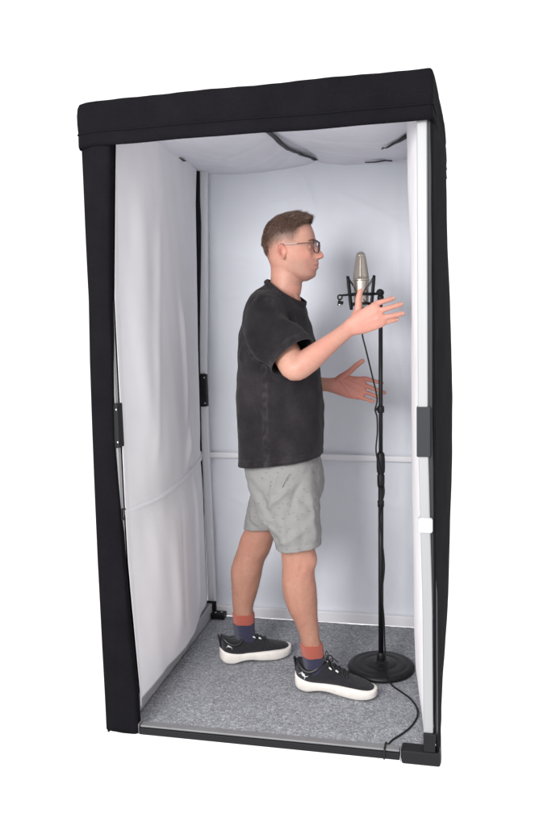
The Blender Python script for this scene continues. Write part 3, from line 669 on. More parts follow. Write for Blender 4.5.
# stubble
jl = sm(V[:, 2], 1.635, 1.600)*(V[:, 2] > 1.53)*sm(V[:, 0], .545, .585); C = blend(C, .26*jl*(1-lip), (.20, .13, .11))
for s_ in (-1, 1):  # dark tint painted for the shade in nostrils, cheek creases and mouth corners
    C = blend(C, .8*blob((.672, HY+s_*.0085, 1.6235), (.010, .0035, .0022)), (.10, .03, .03))
    d_, _t = seg_dist(V, (.655, HY+s_*.018, 1.630), (.640, HY+s_*.031, 1.604)); C = blend(C, .30*np.exp(-(d_/.003)**2), (.26, .10, .08))
    d_, _t = seg_dist(V, (.650, HY+s_*.022, 1.6007), (.640, HY+s_*.0285, 1.6030)); C = blend(C, .65*np.exp(-(d_/.0022)**2), (.20, .06, .05))
# hands: redder, pinker at the knuckles and tips
for p in [wrR*.3+knR[1]*.7, wrL*.3+knL[1]*.7]:
    m = sm(np.linalg.norm(V-p, axis=1), .13, .05); C = blend(C, .40*m, (.60, .26, .21))
for p in list(knR)+list(tipR)+list(tipL)+[thR[3], thL[3]]: C = blend(C, .35*np.exp(-(np.linalg.norm(V-p, axis=1)/.009)**2), (.70, .26, .21))
m = sm(np.linalg.norm(V-(wrL*.3+knL[1]*.7), axis=1), .13, .05); C = blend(C, .5*m, (.50, .15, .12))
for pa, pb in [(A(340, 380, yL), A(352, 398, yL)), (A(346, 378, yL), A(363, 386, yL)), (A(345, 383, yL), A(360, 392, yL))]:
    d_, _t = seg_dist(V*np.array([1, 0, 1]), pa*np.array([1, 0, 1]), pb*np.array([1, 0, 1])); C = blend(C, .35*np.exp(-(d_/.0022)**2)*(V[:, 1] > .6)*(V[:, 0] > .6), (.28, .08, .07))
for k in knR:
    for f_ in (.45, .78):
        p_ = k+(tipR[knR.index(k) if False else [i for i in range(4) if knR[i] is k][0]]-k)*f_; C = blend(C, .30*np.exp(-(np.linalg.norm(V-p_, axis=1)/.0050)**2), (.40, .14, .11))
# legs: slightly darker shins, ruddier knees, fine hair tone
m = (V[:, 2] < .60).astype(float); C = blend(C, .55*m, (.34, .165, .110)); C = blend(C, .25*m*blob((.62, .40, .52), (.06, .08, .06)), (.62, .25, .19))
hz = sm(V[:, 2], .50, .40)*sm(V[:, 2], .17, .22); C = blend(C, .05*hz*np.clip(field(13, 240)(V)+.3, 0, 1), (.16, .09, .06))
# scalp: cropped brown hair, faded at the sides
HLx = [.455, .462, .486, .51, .554, .580, .595, .620, .640, .660]; HLz = [1.655, 1.658, 1.676, 1.692, 1.706, 1.704, 1.720, 1.741, 1.752, 1.758]
def hl(x): return np.interp(x, HLx, HLz)
onhead = (V[:, 2] > 1.58) & (abs(V[:, 1]-HY) < .082)
d = V[:, 2]-hl(V[:, 0])
cap_ = sm(d, -.024, .018)*onhead; fade = sm(d, -.062, .0)*onhead*sm(V[:, 0], .612, .590)
earm = np.clip(1-1.2*(np.exp(-(np.linalg.norm((V-np.array([.541, HY-.083, 1.650]))/np.array([.026, .02, .036]), axis=1))**6)+np.exp(-(np.linalg.norm((V-np.array([.541, HY+.083, 1.650]))/np.array([.026, .02, .036]), axis=1))**6)), 0, 1)
C = blend(C, .42*fade*earm, (.16, .095, .075)); C = blend(C, .88*cap_, (.085, .050, .038))
nape = sm(V[:, 2], 1.585, 1.66)*onhead*sm(V[:, 0], .50, .475); C = blend(C, .55*nape, (.09, .052, .038))
setcol(bm_, C)
skin = new_mat('skin', (0, 0, 0), .50, attr='tint', var=.04, vscale=90, bump=.18, bscale=450, spec=.42, sss=.12, var2=.03, v2scale=500, bdist=.0008)
link('body', bm_, skin, person)

# finger nails on the near hand
nailm = new_mat('nail', (.54, .31, .26), .3)
for k_, t_, w_ in [(knR[i], tipR[i], .0052) for i in range(4)]+[(thR[2], thR[3], .0064)]:
    d_ = (t_-k_)/np.linalg.norm(t_-k_); c_ = t_-d_*.007+np.array([0, -.0068 if w_ < .006 else -.0080, 0]); up_ = np.cross(d_, [0, 1, 0]); up_ /= np.linalg.norm(up_)
    o_ = mk('nail', [tuple(c_+d_*.0060*math.cos(a)+up_*w_*.85*math.sin(a)+np.array([0, dy, 0])) for dy in (0.002, -.0006) for a in np.linspace(0, 2*math.pi, 16, endpoint=False)], [tuple(range(16)), tuple(range(16, 32))]+[(i, (i+1) % 16, (i+1) % 16+16, i+16) for i in range(16)], nailm, person)
# ---- hair strands
hairm = new_mat('hair_brown', (.120, .070, .052), .40, var=.6, vscale=170, spec=.4)
HV = []; HF_ = []
def strand(p, dirs, L, w0):
    k = len(HV); n = len(dirs); q = np.array(p, float); side = np.cross(dirs[0], rng.normal(size=3)); side /= np.linalg.norm(side)
    for i in range(n+1):
        wd = w0*(1-.8*i/n); HV.append(q-side*wd); HV.append(q+side*wd)
        if i < n: q = q+dirs[i]*L/n
    for i in range(n): HF_.append((k+2*i, k+2*i+1, k+2*i+3, k+2*i+2))
clump = field(21, 120); swirl = field(22, 40)
cnt = 0
for _ in range(80000):
    z = rng.uniform(1.60, 1.783) if rng.random() < .65 else rng.uniform(1.735, 1.7825); t = rng.uniform(-math.pi, math.pi)
    p = np.array(head_pt(z, t)); dd = z-float(hl(p[0]))
    if p[0] > .612 and z < 1.746: continue
    e = 1e-3; pz = np.array(head_pt(min(z+e, 1.783), t)); pt = np.array(head_pt(z, t+.01)); n = np.cross(pt-p, pz-p)
    if np.linalg.norm(n) < 1e-9: n = np.array([0, 0, 1.])
    n /= np.linalg.norm(n)
    c = np.array([.55, HY, 1.68])
    if n.dot(p-c) < 0: n = -n
    if abs(p[1]-HY) > .05 and np.linalg.norm((p-np.array([.541, HY+math.copysign(.08, p[1]-HY), 1.65]))/np.array([.024, .03, .034])) < 1: continue
    cl_ = clump(p); sw = swirl(p)
    fwd = np.array([1.0, .12*sw, .0])
    if dd > .002+.014*rng.random():   # long top
        tt = float(sm(np.array(dd), .0, .045)); L = .004+.024*tt*(.85+.3*rng.random())+.005*max(0, cl_)
        if p[0] > .605: L *= 1.35
        d0 = n*(.75 if p[0] < .60 else .42)+fwd*.65+rng.normal(size=3)*.16+np.array([0, .12*cl_, 0]); d1 = n*(.28+.22*cl_)+fwd*.95+np.array([0, .10*sw+.2*cl_, .10])+rng.normal(size=3)*.12; d2 = n*.02+fwd+np.array([0, .12*cl_, -.05])+rng.normal(size=3)*.12
        if p[0] < .50: 
            dn = np.array([-.1, 0, -1.0]); k_ = sm(np.array(p[0]), .51, .465); d1 = d1*(1-k_)+(n*.35+dn*.8)*k_; d2 = d2*(1-k_)+(n*.1+dn)*k_; d0 = d0*(1-k_)+(n*.6+dn*.5)*k_; L *= 1-.45*k_
        if p[0] > .59 and abs(p[1]-HY) < .055: d2 = n*.10+fwd+np.array([0, .1*cl_, .02])+rng.normal(size=3)*.10
        if abs(p[1]-HY) > .055:
            k_ = .6; dn = np.array([.35, 0, -.8]); d1 = d1*(1-k_)+(n*.3+dn*.7)*k_; d2 = d2*(1-k_)+(n*.05+dn)*k_; L *= .62
        ds = [v/np.linalg.norm(v) for v in (d0, d1, d2)]; strand(p-n*.001, ds, L*(1.25 if rng.random() < .12 else 1), .00022+.0003*rng.random())
    elif dd > -.060 and p[0] < .605:
        pr_ = float(sm(np.array(dd), -.060, .004))**1.5*(.75 if p[0] > .49 else 1.5)
        if rng.random() > pr_: continue
        L = .002+.006*pr_; d0 = n*.25+np.array([.15, 0, -.9])+rng.normal(size=3)*.2; d0 /= np.linalg.norm(d0); strand(p-n*.0005, [d0], L, .00014+.00012*pr_)
    else: continue
    cnt += 1
# fine hair on the shins and forearms
HV2, HF2 = HV, HF_
HV, HF_ = [], []
Vb = getV(bm_)+np.array(person.location); Nb = getN(bm_)
cand = np.where(((Vb[:, 2] < .49) & (Vb[:, 2] > .20)))[0]
for i_ in rng.choice(cand, 2600):
    d0 = Nb[i_]*.45+np.array([.25, 0, -.9])+rng.normal(size=3)*.3; d0 /= np.linalg.norm(d0); strand(Vb[i_]+rng.normal(size=3)*.001, [d0, d0+[0, 0, -.3]], .007+.004*rng.random(), .00013)
fineh = new_mat('fine_body_hair', (.10, .055, .035), .5)
leg_hair = (HV, HF_)
HV, HF_ = HV2, HF2
# eyebrows
for s in (-1, 1):
    for _ in range(220):
        a = rng.random(); yy = .012+.036*a; z = 1.6835+.006*math.sin(a*2.2)+rng.normal()*.0016-.004*a*a
        # find x on head surface
        best = min((abs(head_pt(z, t)[1]-HY-s*yy), t) for t in np.linspace(0, s*1.3, 60)); p = np.array(head_pt(z, best[1]))
        d0 = np.array([.25, s*.8, .25])+rng.normal(size=3)*.15; d0 /= np.linalg.norm(d0); strand(p+[.001, 0, 0], [d0], .008, .0003)
mk('hair', HV, HF_, hairm, person)
mk('leg_hair', *leg_hair, fineh, person)
# ---- eyes
eyew = new_mat('eye_white', (.75, .72, .70), .2); irism = new_mat('iris', (.10, .13, .13), .15)
for s in (-1, 1):
    c = np.array([.6325, HY+s*.0305, 1.6655]); n = 20; th = np.linspace(0, 2*math.pi, n, endpoint=False)
    def sph(c, r, ph0=0.02, ph1=3.12, m=14):
        return rings([[c+r*np.array([math.cos(ph), math.sin(ph)*math.cos(a), math.sin(ph)*math.sin(a)]) for a in th] for ph in np.linspace(ph0, ph1, m)])
    e = mk('eye', *sph(c, .0115), eyew, person)
    mk('iris', *sph(c+[.0006, 0, 0], .0114, .02, .50, 6), irism, e)
    # lids: a shell round the eyeball with an almond opening
    LV = []; LF = []; nu_, nv_ = 36, 28
    for a in range(nu_+1):
        for b_ in range(nv_+1):
            az = math.radians(-100+200*a/nu_); el_ = math.radians(-80+160*b_/nv_); LV.append(c+.0124*np.array([math.cos(el_)*math.cos(az), s*math.cos(el_)*math.sin(az), math.sin(el_)]))
    for a in range(nu_):
        for b_ in range(nv_):
            az = -100+200*(a+.5)/nu_; el_ = -80+160*(b_+.5)/nv_
            if ((az-2)/44)**2+((el_+2)/(15 if el_ > -2 else 13))**2 < 1: continue
            k_ = a*(nv_+1)+b_; LF.append((k_, k_+nv_+1, k_+nv_+2, k_+1))
    lid = mk('eyelid', LV, LF, skin, e); solid(lid, .0012, 0)
    setcol(lid.data, np.tile(base*np.array([.86, .74, .72]), (len(lid.data.vertices), 1)))
# ---- glasses
frame_m = new_mat('glasses_frame', (.055, .028, .040), .3, spec=.5); 
glass_m = bpy.data.materials.new('lens_glass'); glass_m.use_nodes = True
b = glass_m.node_tree.nodes['Principled BSDF']; b.inputs['Base Color'].default_value = (.93, .95, .97, 1); b.inputs['Roughness'].default_value = .02; b.inputs['Transmission Weight'].default_value = 1; b.inputs['IOR'].default_value = 1.12
gl = bpy.data.objects.new('glasses', None); COL.objects.link(gl); gl.parent = person
def lens_ring(s, grow=0, x=0):
    c = np.array([.6620, HY+s*.0325, 1.6650]); P = []
    for i in range(40):
        a = 2*math.pi*i/40; ca, sa = math.cos(a), math.sin(a); e = .72
        yy = (.0250+grow)*math.copysign(abs(ca)**e, ca); zz_ = (.0215+grow)*math.copysign(abs(sa)**e, sa)
        if sa < 0: yy *= 1-.08*abs(sa)
        yw = yy*s
        P.append(c+np.array([-.0035*(yy*1.0/.0235)-abs(yy)*.0+x+.004*0, yy if s > 0 else -yy, zz_]) if True else None)
    return [np.array([p[0]-.10*max(0, abs(p[1]-HY)-.01), p[1], p[2]]) for p in P]
for s in (-1, 1):
    P = lens_ring(s); Rs = []
    Q = [P[i] for i in range(40)]; V_ = []; F_ = []
    cen = np.mean(Q, axis=0)
    for i in range(40):
        rad_ = (Q[i]-cen)/np.linalg.norm(Q[i]-cen)
        for b_ in np.linspace(0, 2*math.pi, 8, endpoint=False): V_.append(Q[i]+rad_*.0019*math.cos(b_)+np.array([1, 0, 0])*.0022*math.sin(b_))
    for i in range(40):
        for j in range(8): F_.append((i*8+j, ((i+1) % 40)*8+j, ((i+1) % 40)*8+(j+1) % 8, i*8+(j+1) % 8))
    mk('rim', V_, F_, frame_m, gl)
    Vl = [q+[.0006, 0, 0] for q in Q]+[q-[.0006, 0, 0] for q in Q]
    mk('lens', Vl, [tuple(range(40)), tuple(range(40, 80))[::-1]]+[(i, (i+1) % 40, (i+1) % 40+40, i+40) for i in range(40)], glass_m, gl, smooth=False)
    mk('temple', *tube([(.6535, HY+s*.0565, 1.6760), (.648, HY+s*.0700, 1.6755), (.625, HY+s*.0765, 1.6750), (.580, HY+s*.0795, 1.6740), (.548, HY+s*.0805, 1.6735), (.528, HY+s*.0800, 1.664)], .0015, 8, 4), frame_m, gl)
tipm = new_mat('clear_temple', (.50, .40, .40), .25)
for s in (-1, 1): mk('temple_tip', *tube([(.600, HY+s*.0795, 1.6745), (.575, HY+s*.0812, 1.6741), (.552, HY+s*.0815, 1.6737)], .0016, 8, 4), tipm, gl)
mk('nose_bridge', *tube([(.6665, HY-.0105, 1.668), (.669, HY, 1.6705), (.6665, HY+.0105, 1.668)], .0014, 8, 4), frame_m, gl)

# ---- T-shirt
shirt_m = new_mat('washed_black_cotton', (0, 0, 0), .9, attr='tint', var=.16, vscale=28, bump=.5, bscale=420, spec=.12, sheen=.06, var2=.12, v2scale=160, bdist=.0012)
# torso stations given by their back and front x
ST = [(.845, .336, .666, .190), (.95, .340, .670, .192), (1.05, .344, .670, .195), (1.19, .349, .662, .200), (1.286, .355, .650, .206), (1.361, .366, .634, .212), (1.41, .378, .619, .212), (1.454, .393, .606, .196), (1.485, .410, .602, .160), (1.512, .434, .603, .110), (1.535, .462, .606, .072), (1.575, .476, .610, .066)]
rows = []
for z, b_, f_, wd in cr_interp(ST, 6):
    k_ = float(1-sm(z, 1.38, 1.52)); rows.append((z, b_+.010*k_, f_-.006*k_, wd-.006*k_))
def shirt_ring(z, b_, f_, wd, n=72):
    P = []
    for i in range(n):
        a = 2*math.pi*i/n; ca, sa = math.cos(a), math.sin(a); e = .80
        P.append(((b_+f_)/2+(f_-b_)/2*math.copysign(abs(ca)**e, ca), HY+.002+wd*math.copysign(abs(sa)**e, sa), z))
    return P
sh_t = rings([shirt_ring(*r) for r in rows])
hemR = (A(272, 368.5, .205)+A(313.5, 345, .210))/2; hemL = np.array([.520, .715, 1.225])
dR = hemR-(shR+[0, .01, .0]); dR /= np.linalg.norm(dR)
slR = loft([(.470, .360, 1.455, .060, .060), (.487, .320, 1.425, .086, .066), (.520, .262, 1.360, .086, .064), (*(hemR-dR*.035+[0, .006, 0]), .087, .060), (*(hemR+dR*.016+[0, .004, 0]), .088, .058)], n=48, sub=6)
slL = loft([(.470, .590, 1.455, .060, .060), (.485, .620, 1.420, .080, .066), (.505, .665, 1.340, .082, .064), (*hemL, .084, .062), (*(hemL+[.005, .01, -.06]), .086, .062)], n=48, sub=6)
sme = remesh('t_shirt', cat(sh_t, slR, slL), .0055, 10, .6)
# folds before cutting
V = getV(sme); N = getN(sme)
folds = [
 # right side torso: long drape folds from the armpit and the chest
 ((.560, .27, 1.30), (.640, .30, 1.05), .016, .008), ((.600, .28, 1.32), (.662, .36, 1.14), .013, .007), ((.545, .27, 1.24), (.600, .27, .93), .022, -.009),
 ((.500, .26, 1.22), (.520, .27, .92), .024, .009), ((.455, .27, 1.20), (.440, .28, .95), .022, -.007), ((.400, .29, 1.25), (.375, .32, .93), .020, .007),
 ((.620, .29, .99), (.655, .34, .87), .018, .007), ((.580, .27, .95), (.570, .27, .86), .015, .007), ((.475, .27, .97), (.468, .27, .86), .018, -.006), ((.370, .33, 1.38), (.350, .36, 1.10), .018, .006),
 ((.640, .33, 1.28), (.665, .38, .95), .016, -.005), ((.420, .27, 1.14), (.530, .27, 1.03), .018, .005),((.37, .33, 1.05), (.46, .27, .98), .016, .005),
 # sleeve folds
 ((.430, .29, 1.42), (.500, .25, 1.28), .014, -.006), ((.470, .25, 1.40), (.535, .215, 1.29), .013, .006), ((.520, .235, 1.42), (.585, .215, 1.31), .012, -.005), ((.545, .26, 1.42), (.625, .235, 1.34), .012, .006),
 ((.440, .29, 1.37), (.515, .27, 1.25), .010, .006), ((.47, .26, 1.33), (.60, .21, 1.315), .012, .004),
 # armpit crumple
 ((.500, .30, 1.28), (.580, .27, 1.22), .011, .007), ((.470, .31, 1.26), (.540, .27, 1.19), .012, -.006), ((.450, .32, 1.40), (.400, .32, 1.27), .012, .006), ((.430, .33, 1.45), (.385, .36, 1.33), .010, -.004),
 # shoulder and neck
 ((.500, .34, 1.50), (.560, .33, 1.42), .012, .004), ((.52, .38, 1.50), (.60, .36, 1.40), .012, -.004), ((.47, .38, 1.53), (.42, .33, 1.44), .012, .004)]
dsp = 1.75*fold_field(V, folds)+.0026*field(31, 18)(V)+.0028*field(35, 34)(V*np.array([1, 1, .3]))+.0014*field(32, 45)(V)*(1+.5*field(33, 8)(V))+.0005*field(34, 110)(V)
setV(sme, V+N*dsp[:, None]); relax(sme, 2, .4)
cut(sme, (.5, HY, .889), (.11, 0, -1)); 
cut(sme, (.535, HY, 1.508), (.547, 0, .837), (.53, HY, 1.56), .155)
cut(sme, hemR, dR, hemR+dR*.02, .115, lambda c: c.y < .262 and (np.array(c)-hemR) @ dR < .13)
cut(sme, hemL+np.array([0, 0, -.03]), (.05, .1, -1), hemL+np.array([0, 0, -.06]), .11)
# finer mesh for the seams
bm = bmesh.new(); bm.from_mesh(sme); bmesh.ops.subdivide_edges(bm, edges=bm.edges, cuts=1, use_grid_fill=True, smooth=0.5); bm.to_mesh(sme); bm.free()
V = getV(sme); N = getN(sme)
seams = [[(.475, .335, 1.492), (.435, .31, 1.455), (.408, .31, 1.40), (.425, .30, 1.335), (.455, .29, 1.285), (.50, .285, 1.262)],
         [(.475, .335, 1.492), (.525, .325, 1.47), (.562, .31, 1.41), (.575, .30, 1.35)],
         [(.497, .275, 1.255), (.495, .27, 1.10), (.492, .27, .95), (.490, .27, .865)],
         [(.475, .335, 1.492), (.470, .39, 1.53)]]
sd = np.full(len(V), 9.0)
for s_ in seams:
    for a_, b_ in zip(s_[:-1], s_[1:]):
        Vp = V.copy(); Vp[:, 1] = (Vp[:, 1]-a_[1])*.25+a_[1]; Vp[V[:, 1] > .46, 1] += 1
        d_, _t = seg_dist(Vp, a_, b_); sd = np.minimum(sd, d_)
hemd = abs(V[:, 2]-(.889+.11*(V[:, 0]-.5))-.020); hemd[V[:, 2] > .93] = 9
sld = abs((V-hemR) @ dR+.019); sld[(np.linalg.norm(V-hemR, axis=1) > .12)] = 9
neckd = abs(((V-np.array([.535, HY, 1.508])) @ np.array([.547, 0, .837]))+.010); neckd[np.linalg.norm(V-np.array([.52, HY, 1.53]), axis=1) > .15] = 9
sd2 = np.minimum(np.minimum(hemd, sld), neckd)
bmp = -.0016*np.exp(-(sd/.0035)**2)-.0011*np.exp(-(sd2/.0028)**2)
setV(sme, V+N*bmp[:, None])
base_s = np.array([.0162, .0142, .0165]); C = np.tile(base_s, (len(V), 1))
wear = .9*np.exp(-((sd-.006)/.006)**2)*(.5+.5*np.clip(field(41, 150)(V), -1, 1))+.7*np.exp(-((sd2-.006)/.006)**2)*(.5+.5*np.clip(field(42, 150)(V), -1, 1))
edge_d = np.minimum(np.minimum(abs(V[:, 2]-(.889+.11*(V[:, 0]-.5))), abs((V-hemR) @ dR)+9*(np.linalg.norm(V-hemR, axis=1) > .12)), 9)
wear += .9*np.exp(-(edge_d/.003)**2)
wear += .26*np.clip(field(43, 14)(V), -1, 1)+.18*np.clip(field(44, 45)(V), -1, 1)+.25*np.clip(dsp.mean()+0, 0, 0)
C = C*(1+np.clip(wear, -.3, 1.2))[:, None]
setcol(sme, C)
ts = link('t_shirt', sme, shirt_m, person); solid(ts, .0022, -1)
# rib collar
colP = []
nco, nno = np.array([.535, HY, 1.508]), np.array([.547, 0, .837])/np.linalg.norm([.547, 0, .837])
bmc = bmesh.new(); bmc.from_mesh(sme); offp = Vector(person.location)
be = [e for e in bmc.edges if e.is_boundary and (e.verts[0].co+offp-Vector(nco)).length < .13 and abs((e.verts[0].co+offp-Vector(nco)).dot(Vector(nno))) < .006]
pts = [tuple(v.co+offp) for v in {v for e in be for v in e.verts}]; bmc.free()
print('COLLAR', len(pts))
if len(pts) > 10:
    P = np.array(pts); c = P.mean(0); ax1 = np.array([0, 1., 0]); ax2 = np.cross(nno, ax1); an = np.arctan2((P-c) @ ax1, (P-c) @ ax2); rr_ = np.hypot((P-c) @ ax1, (P-c) @ ax2)
    V_ = []; F_ = []; n = 72
    for i in range(n):
        a = -math.pi+2*math.pi*i/n; w_ = np.exp(-((np.angle(np.exp(1j*(an-a))))/.12)**2); R_ = (rr_*w_).sum()/w_.sum()
        dirv = math.cos(a)*ax2+math.sin(a)*ax1
        prof_ = [(-.0005, -.009), (.0008, -.001), (-.0035, .008), (-.006, .0085), (-.008, 0), (-.007, -.009)]
        for (o_, h_) in prof_: V_.append(c+dirv*(R_+.0035+o_)+nno*h_)
    m = len(prof_)
    for i in range(n):
        for j in range(m): F_.append((i*m+j, ((i+1) % n)*m+j, ((i+1) % n)*m+(j+1) % m, i*m+(j+1) % m))
    colm = new_mat('rib_black_cotton', (.020, .0165, .019), .9, bump=.6, bscale=500, sheen=.05, spec=.12)
    o_ = mk('collar', V_, F_, colm, ts)

# ---- shorts
def shorts_mat():
    m = bpy.data.materials.new('grey_printed_cotton'); m.use_nodes = True; nt = m.node_tree; N = nt.nodes; L = nt.links; b = N['Principled BSDF']
    b.inputs['Roughness'].default_value = .85; b.inputs['Specular IOR Level'].default_value = .2
    tc = N.new('ShaderNodeTexCoord'); mp = N.new('ShaderNodeMapping'); mp.inputs['Scale'].default_value = (36, 15, 66); L.new(tc.outputs['Object'], mp.inputs[0])
    nw = N.new('ShaderNodeTexNoise'); nw.inputs['Scale'].default_value = 6; L.new(mp.outputs[0], nw.inputs['Vector'])
    ad = N.new('ShaderNodeVectorMath'); ad.operation = 'MULTIPLY_ADD'; ad.inputs[1].default_value = (.22, .22, .22); L.new(nw.outputs['Color'], ad.inputs[0]); L.new(mp.outputs[0], ad.inputs[2])
    vo = N.new('ShaderNodeTexVoronoi'); vo.inputs['Scale'].default_value = 1.0; vo.inputs['Randomness'].default_value = .75; L.new(ad.outputs[0], vo.inputs['Vector'])
    mr = N.new('ShaderNodeMapRange'); mr.inputs[1].default_value = .08; mr.inputs[2].default_value = .28; mr.inputs[3].default_value = .45; mr.inputs[4].default_value = 0; L.new(vo.outputs['Distance'], mr.inputs[0])
    n2 = N.new('ShaderNodeTexNoise'); n2.inputs['Scale'].default_value = 22; n2.inputs['Detail'].default_value = 5; L.new(tc.outputs['Object'], n2.inputs['Vector'])
    r2 = N.new('ShaderNodeMapRange'); r2.inputs[3].default_value = .90; r2.inputs[4].default_value = 1.1; L.new(n2.outputs['Fac'], r2.inputs[0])
    mx = N.new('ShaderNodeMix'); mx.data_type = 'RGBA'; mx.inputs['A'].default_value = (.240, .237, .233, 1); mx.inputs['B'].default_value = (.10, .104, .118, 1); L.new(mr.outputs[0], mx.inputs['Factor'])
    sc = N.new('ShaderNodeVectorMath'); sc.operation = 'SCALE'; L.new(mx.outputs['Result'], sc.inputs[0]); L.new(r2.outputs[0], sc.inputs['Scale']); L.new(sc.outputs[0], b.inputs['Base Color'])
    n3 = N.new('ShaderNodeTexNoise'); n3.inputs['Scale'].default_value = 420; L.new(tc.outputs['Object'], n3.inputs['Vector'])
    bp = N.new('ShaderNodeBump'); bp.inputs['Strength'].default_value = .35; bp.inputs['Distance'].default_value = .001; L.new(n3.outputs['Fac'], bp.inputs['Height']); L.new(bp.outputs[0], b.inputs['Normal'])
    return m
pel = rings([[( (b_+f_)/2+(f_-b_)/2*math.copysign(abs(math.cos(a))**.85, math.cos(a)), HY+wd*math.copysign(abs(math.sin(a))**.85, math.sin(a)), z) for a in np.linspace(0, 2*math.pi, 60, endpoint=False)]
     for z, b_, f_, wd in cr_interp([(.70, .44, .62, .09), (.74, .41, .655, .145), (.79, .397, .668, .165), (.85, .374, .660, .165), (.92, .39, .645, .16), (.98, .40, .63, .15)], 5)])
slegR = loft([(.520, .405, .84, .130, .088), (.545, .397, .75, .120, .092), (.570, .390, .66, .100, .090), (.5825, .388, .59, .0865, .084), (.5845, .387, .52, .0825, .082)], n=48, sub=6, ex=.92)
slegL = loft([(.510, .545, .84, .125, .088), (.480, .560, .75, .110, .092), (.440, .572, .67, .096, .088), (.412, .582, .60, .086, .083), (.400, .585, .55, .084, .081)], n=48, sub=6, ex=.92)
sme2 = remesh('shorts', cat(pel, slegR, slegL), .005, 8, .6)
V = getV(sme2); N = getN(sme2)
folds = [((.560, .31, .80), (.470, .32, .72), .014, .007), ((.610, .32, .83), (.560, .30, .70), .014, -.006), ((.460, .33, .78), (.500, .30, .66), .015, -.006), ((.540, .30, .70), (.550, .30, .56), .018, .006), ((.610, .30, .68), (.620, .31, .56), .016, -.005),
         ((.650, .34, .80), (.655, .33, .60), .014, .004), ((.44, .36, .70), (.53, .30, .63), .013, .006), ((.430, .40, .73), (.50, .32, .685), .012, .006), ((.58, .30, .64), (.65, .31, .67), .012, .005), ((.50, .31, .60), (.58, .30, .62), .012, .005),
         ((.40, .54, .72), (.37, .56, .62), .013, .006), ((.37, .50, .66), (.43, .50, .60), .012, .006), ((.52, .305, .86), (.50, .305, .76), .013, .005), ((.40, .40, .84), (.43, .37, .75), .014, .006), ((.60, .31, .76), (.66, .35, .73), .010, -.005), ((.55, .31, .745), (.64, .32, .715), .010, .005)]
dsp = 2.0*fold_field(V, folds)+.0026*field(51, 20)(V)+.0019*field(52, 55)(V)+.0005*field(53, 120)(V)
# pocket slit and side seam and hem stitch
for a_, b_ in [((.560, .305, .865), (.520, .305, .775)), ((.545, .30, .78), (.575, .30, .56))]:
    d_, _t = seg_dist(V, a_, b_); dsp -= .0022*np.exp(-(d_/.0045)**2)
setV(sme2, V+N*dsp[:, None])
cut(sme2, (.58, .39, .576), (.10, 0, -1), (.58, .38, .53), .125)
cut(sme2, (.40, .585, .594), (.10, 0, -1), (.40, .59, .56), .125)
cut(sme2, (.5, HY, .93), (0, 0, 1))
V = getV(sme2); N = getN(sme2)
for hz, cx_, cy_ in ((.598, .58, .39), (.616, .40, .585)):
    m = (np.hypot(V[:, 0]-cx_, V[:, 1]-cy_) < .11)&(V[:, 1] < .475 if cy_ < .45 else V[:, 1] > .475); dd = abs(V[:, 2]-hz-.10*(V[:, 0]-cx_)); V = V-N*(m*.0016*np.exp(-(dd/.004)**2))[:, None]
setV(sme2, V)
so = link('shorts', sme2, shorts_mat(), person); solid(so, .002, -1)
# pocket opening piping
mk('pocket', *tube([(.575, .3005, .866), (.560, .2985, .845), (.545, .298, .815)], .0010, 8, 5), new_mat('pocket_edge', (.11, .11, .11), .8), so)

# ---- socks
sockn = new_mat('navy_sock', (.018, .018, .060), .9, bump=.5, bscale=500, sheen=.2, weave=500); sockc = new_mat('coral_sock_band', (.42, .090, .058), .9, bump=.5, bscale=500, sheen=.2, weave=500)
def sock(rows, zc):
    Q = cr_interp(rows, 6); lo = [tuple(r) for r in Q if r[2] <= zc+1e-6]; hi = [tuple(r) for r in Q if r[2] >= zc-.006]
    def lf(r):
        Rs = []
        for x, y, z, a, b_ in r:
            Rs.append([(x+a*math.cos(t)*(1+.008*math.sin(14*t)), y+b_*math.sin(t), z+.0015*math.sin(5*t+z*300)) for t in np.linspace(0, 2*math.pi, 56, endpoint=False)])
        return Rs
    return lf(lo), lf(hi)
sR = [(.640, .397, .055, .044, .034), (.636, .397, .09, .043, .0350), (.631, .397, .12, .0425, .0350), (.627, .397, .145, .0425, .0375), (.6235, .397, .17, .0425, .0385), (.6215, .397, .188, .0425, .0395), (.6205, .397, .196, .0415, .039)]
sL = [(.314, .610, .055, .040, .030), (.309, .605, .09, .042, .0325), (.305, .602, .125, .0435, .036), (.304, .600, .15, .044, .038), (.304, .600, .175, .0445, .0395), (.303, .600, .207, .0450, .041), (.303, .600, .216, .044, .0405)]
for rows_, zc in ((sR, .152), (sL, .177)):
    lo, hi = sock(rows_, zc)
    s_ = mk('sock', *rings(lo), sockn, person)
    hi = [[(p[0]+(p[0]-np.mean([q[0] for q in r]))*.02, p[1]+(p[1]-np.mean([q[1] for q in r]))*.02, p[2]) for p in r] for r in hi]
    mk('sock_band', *rings(hi), sockc, s_)

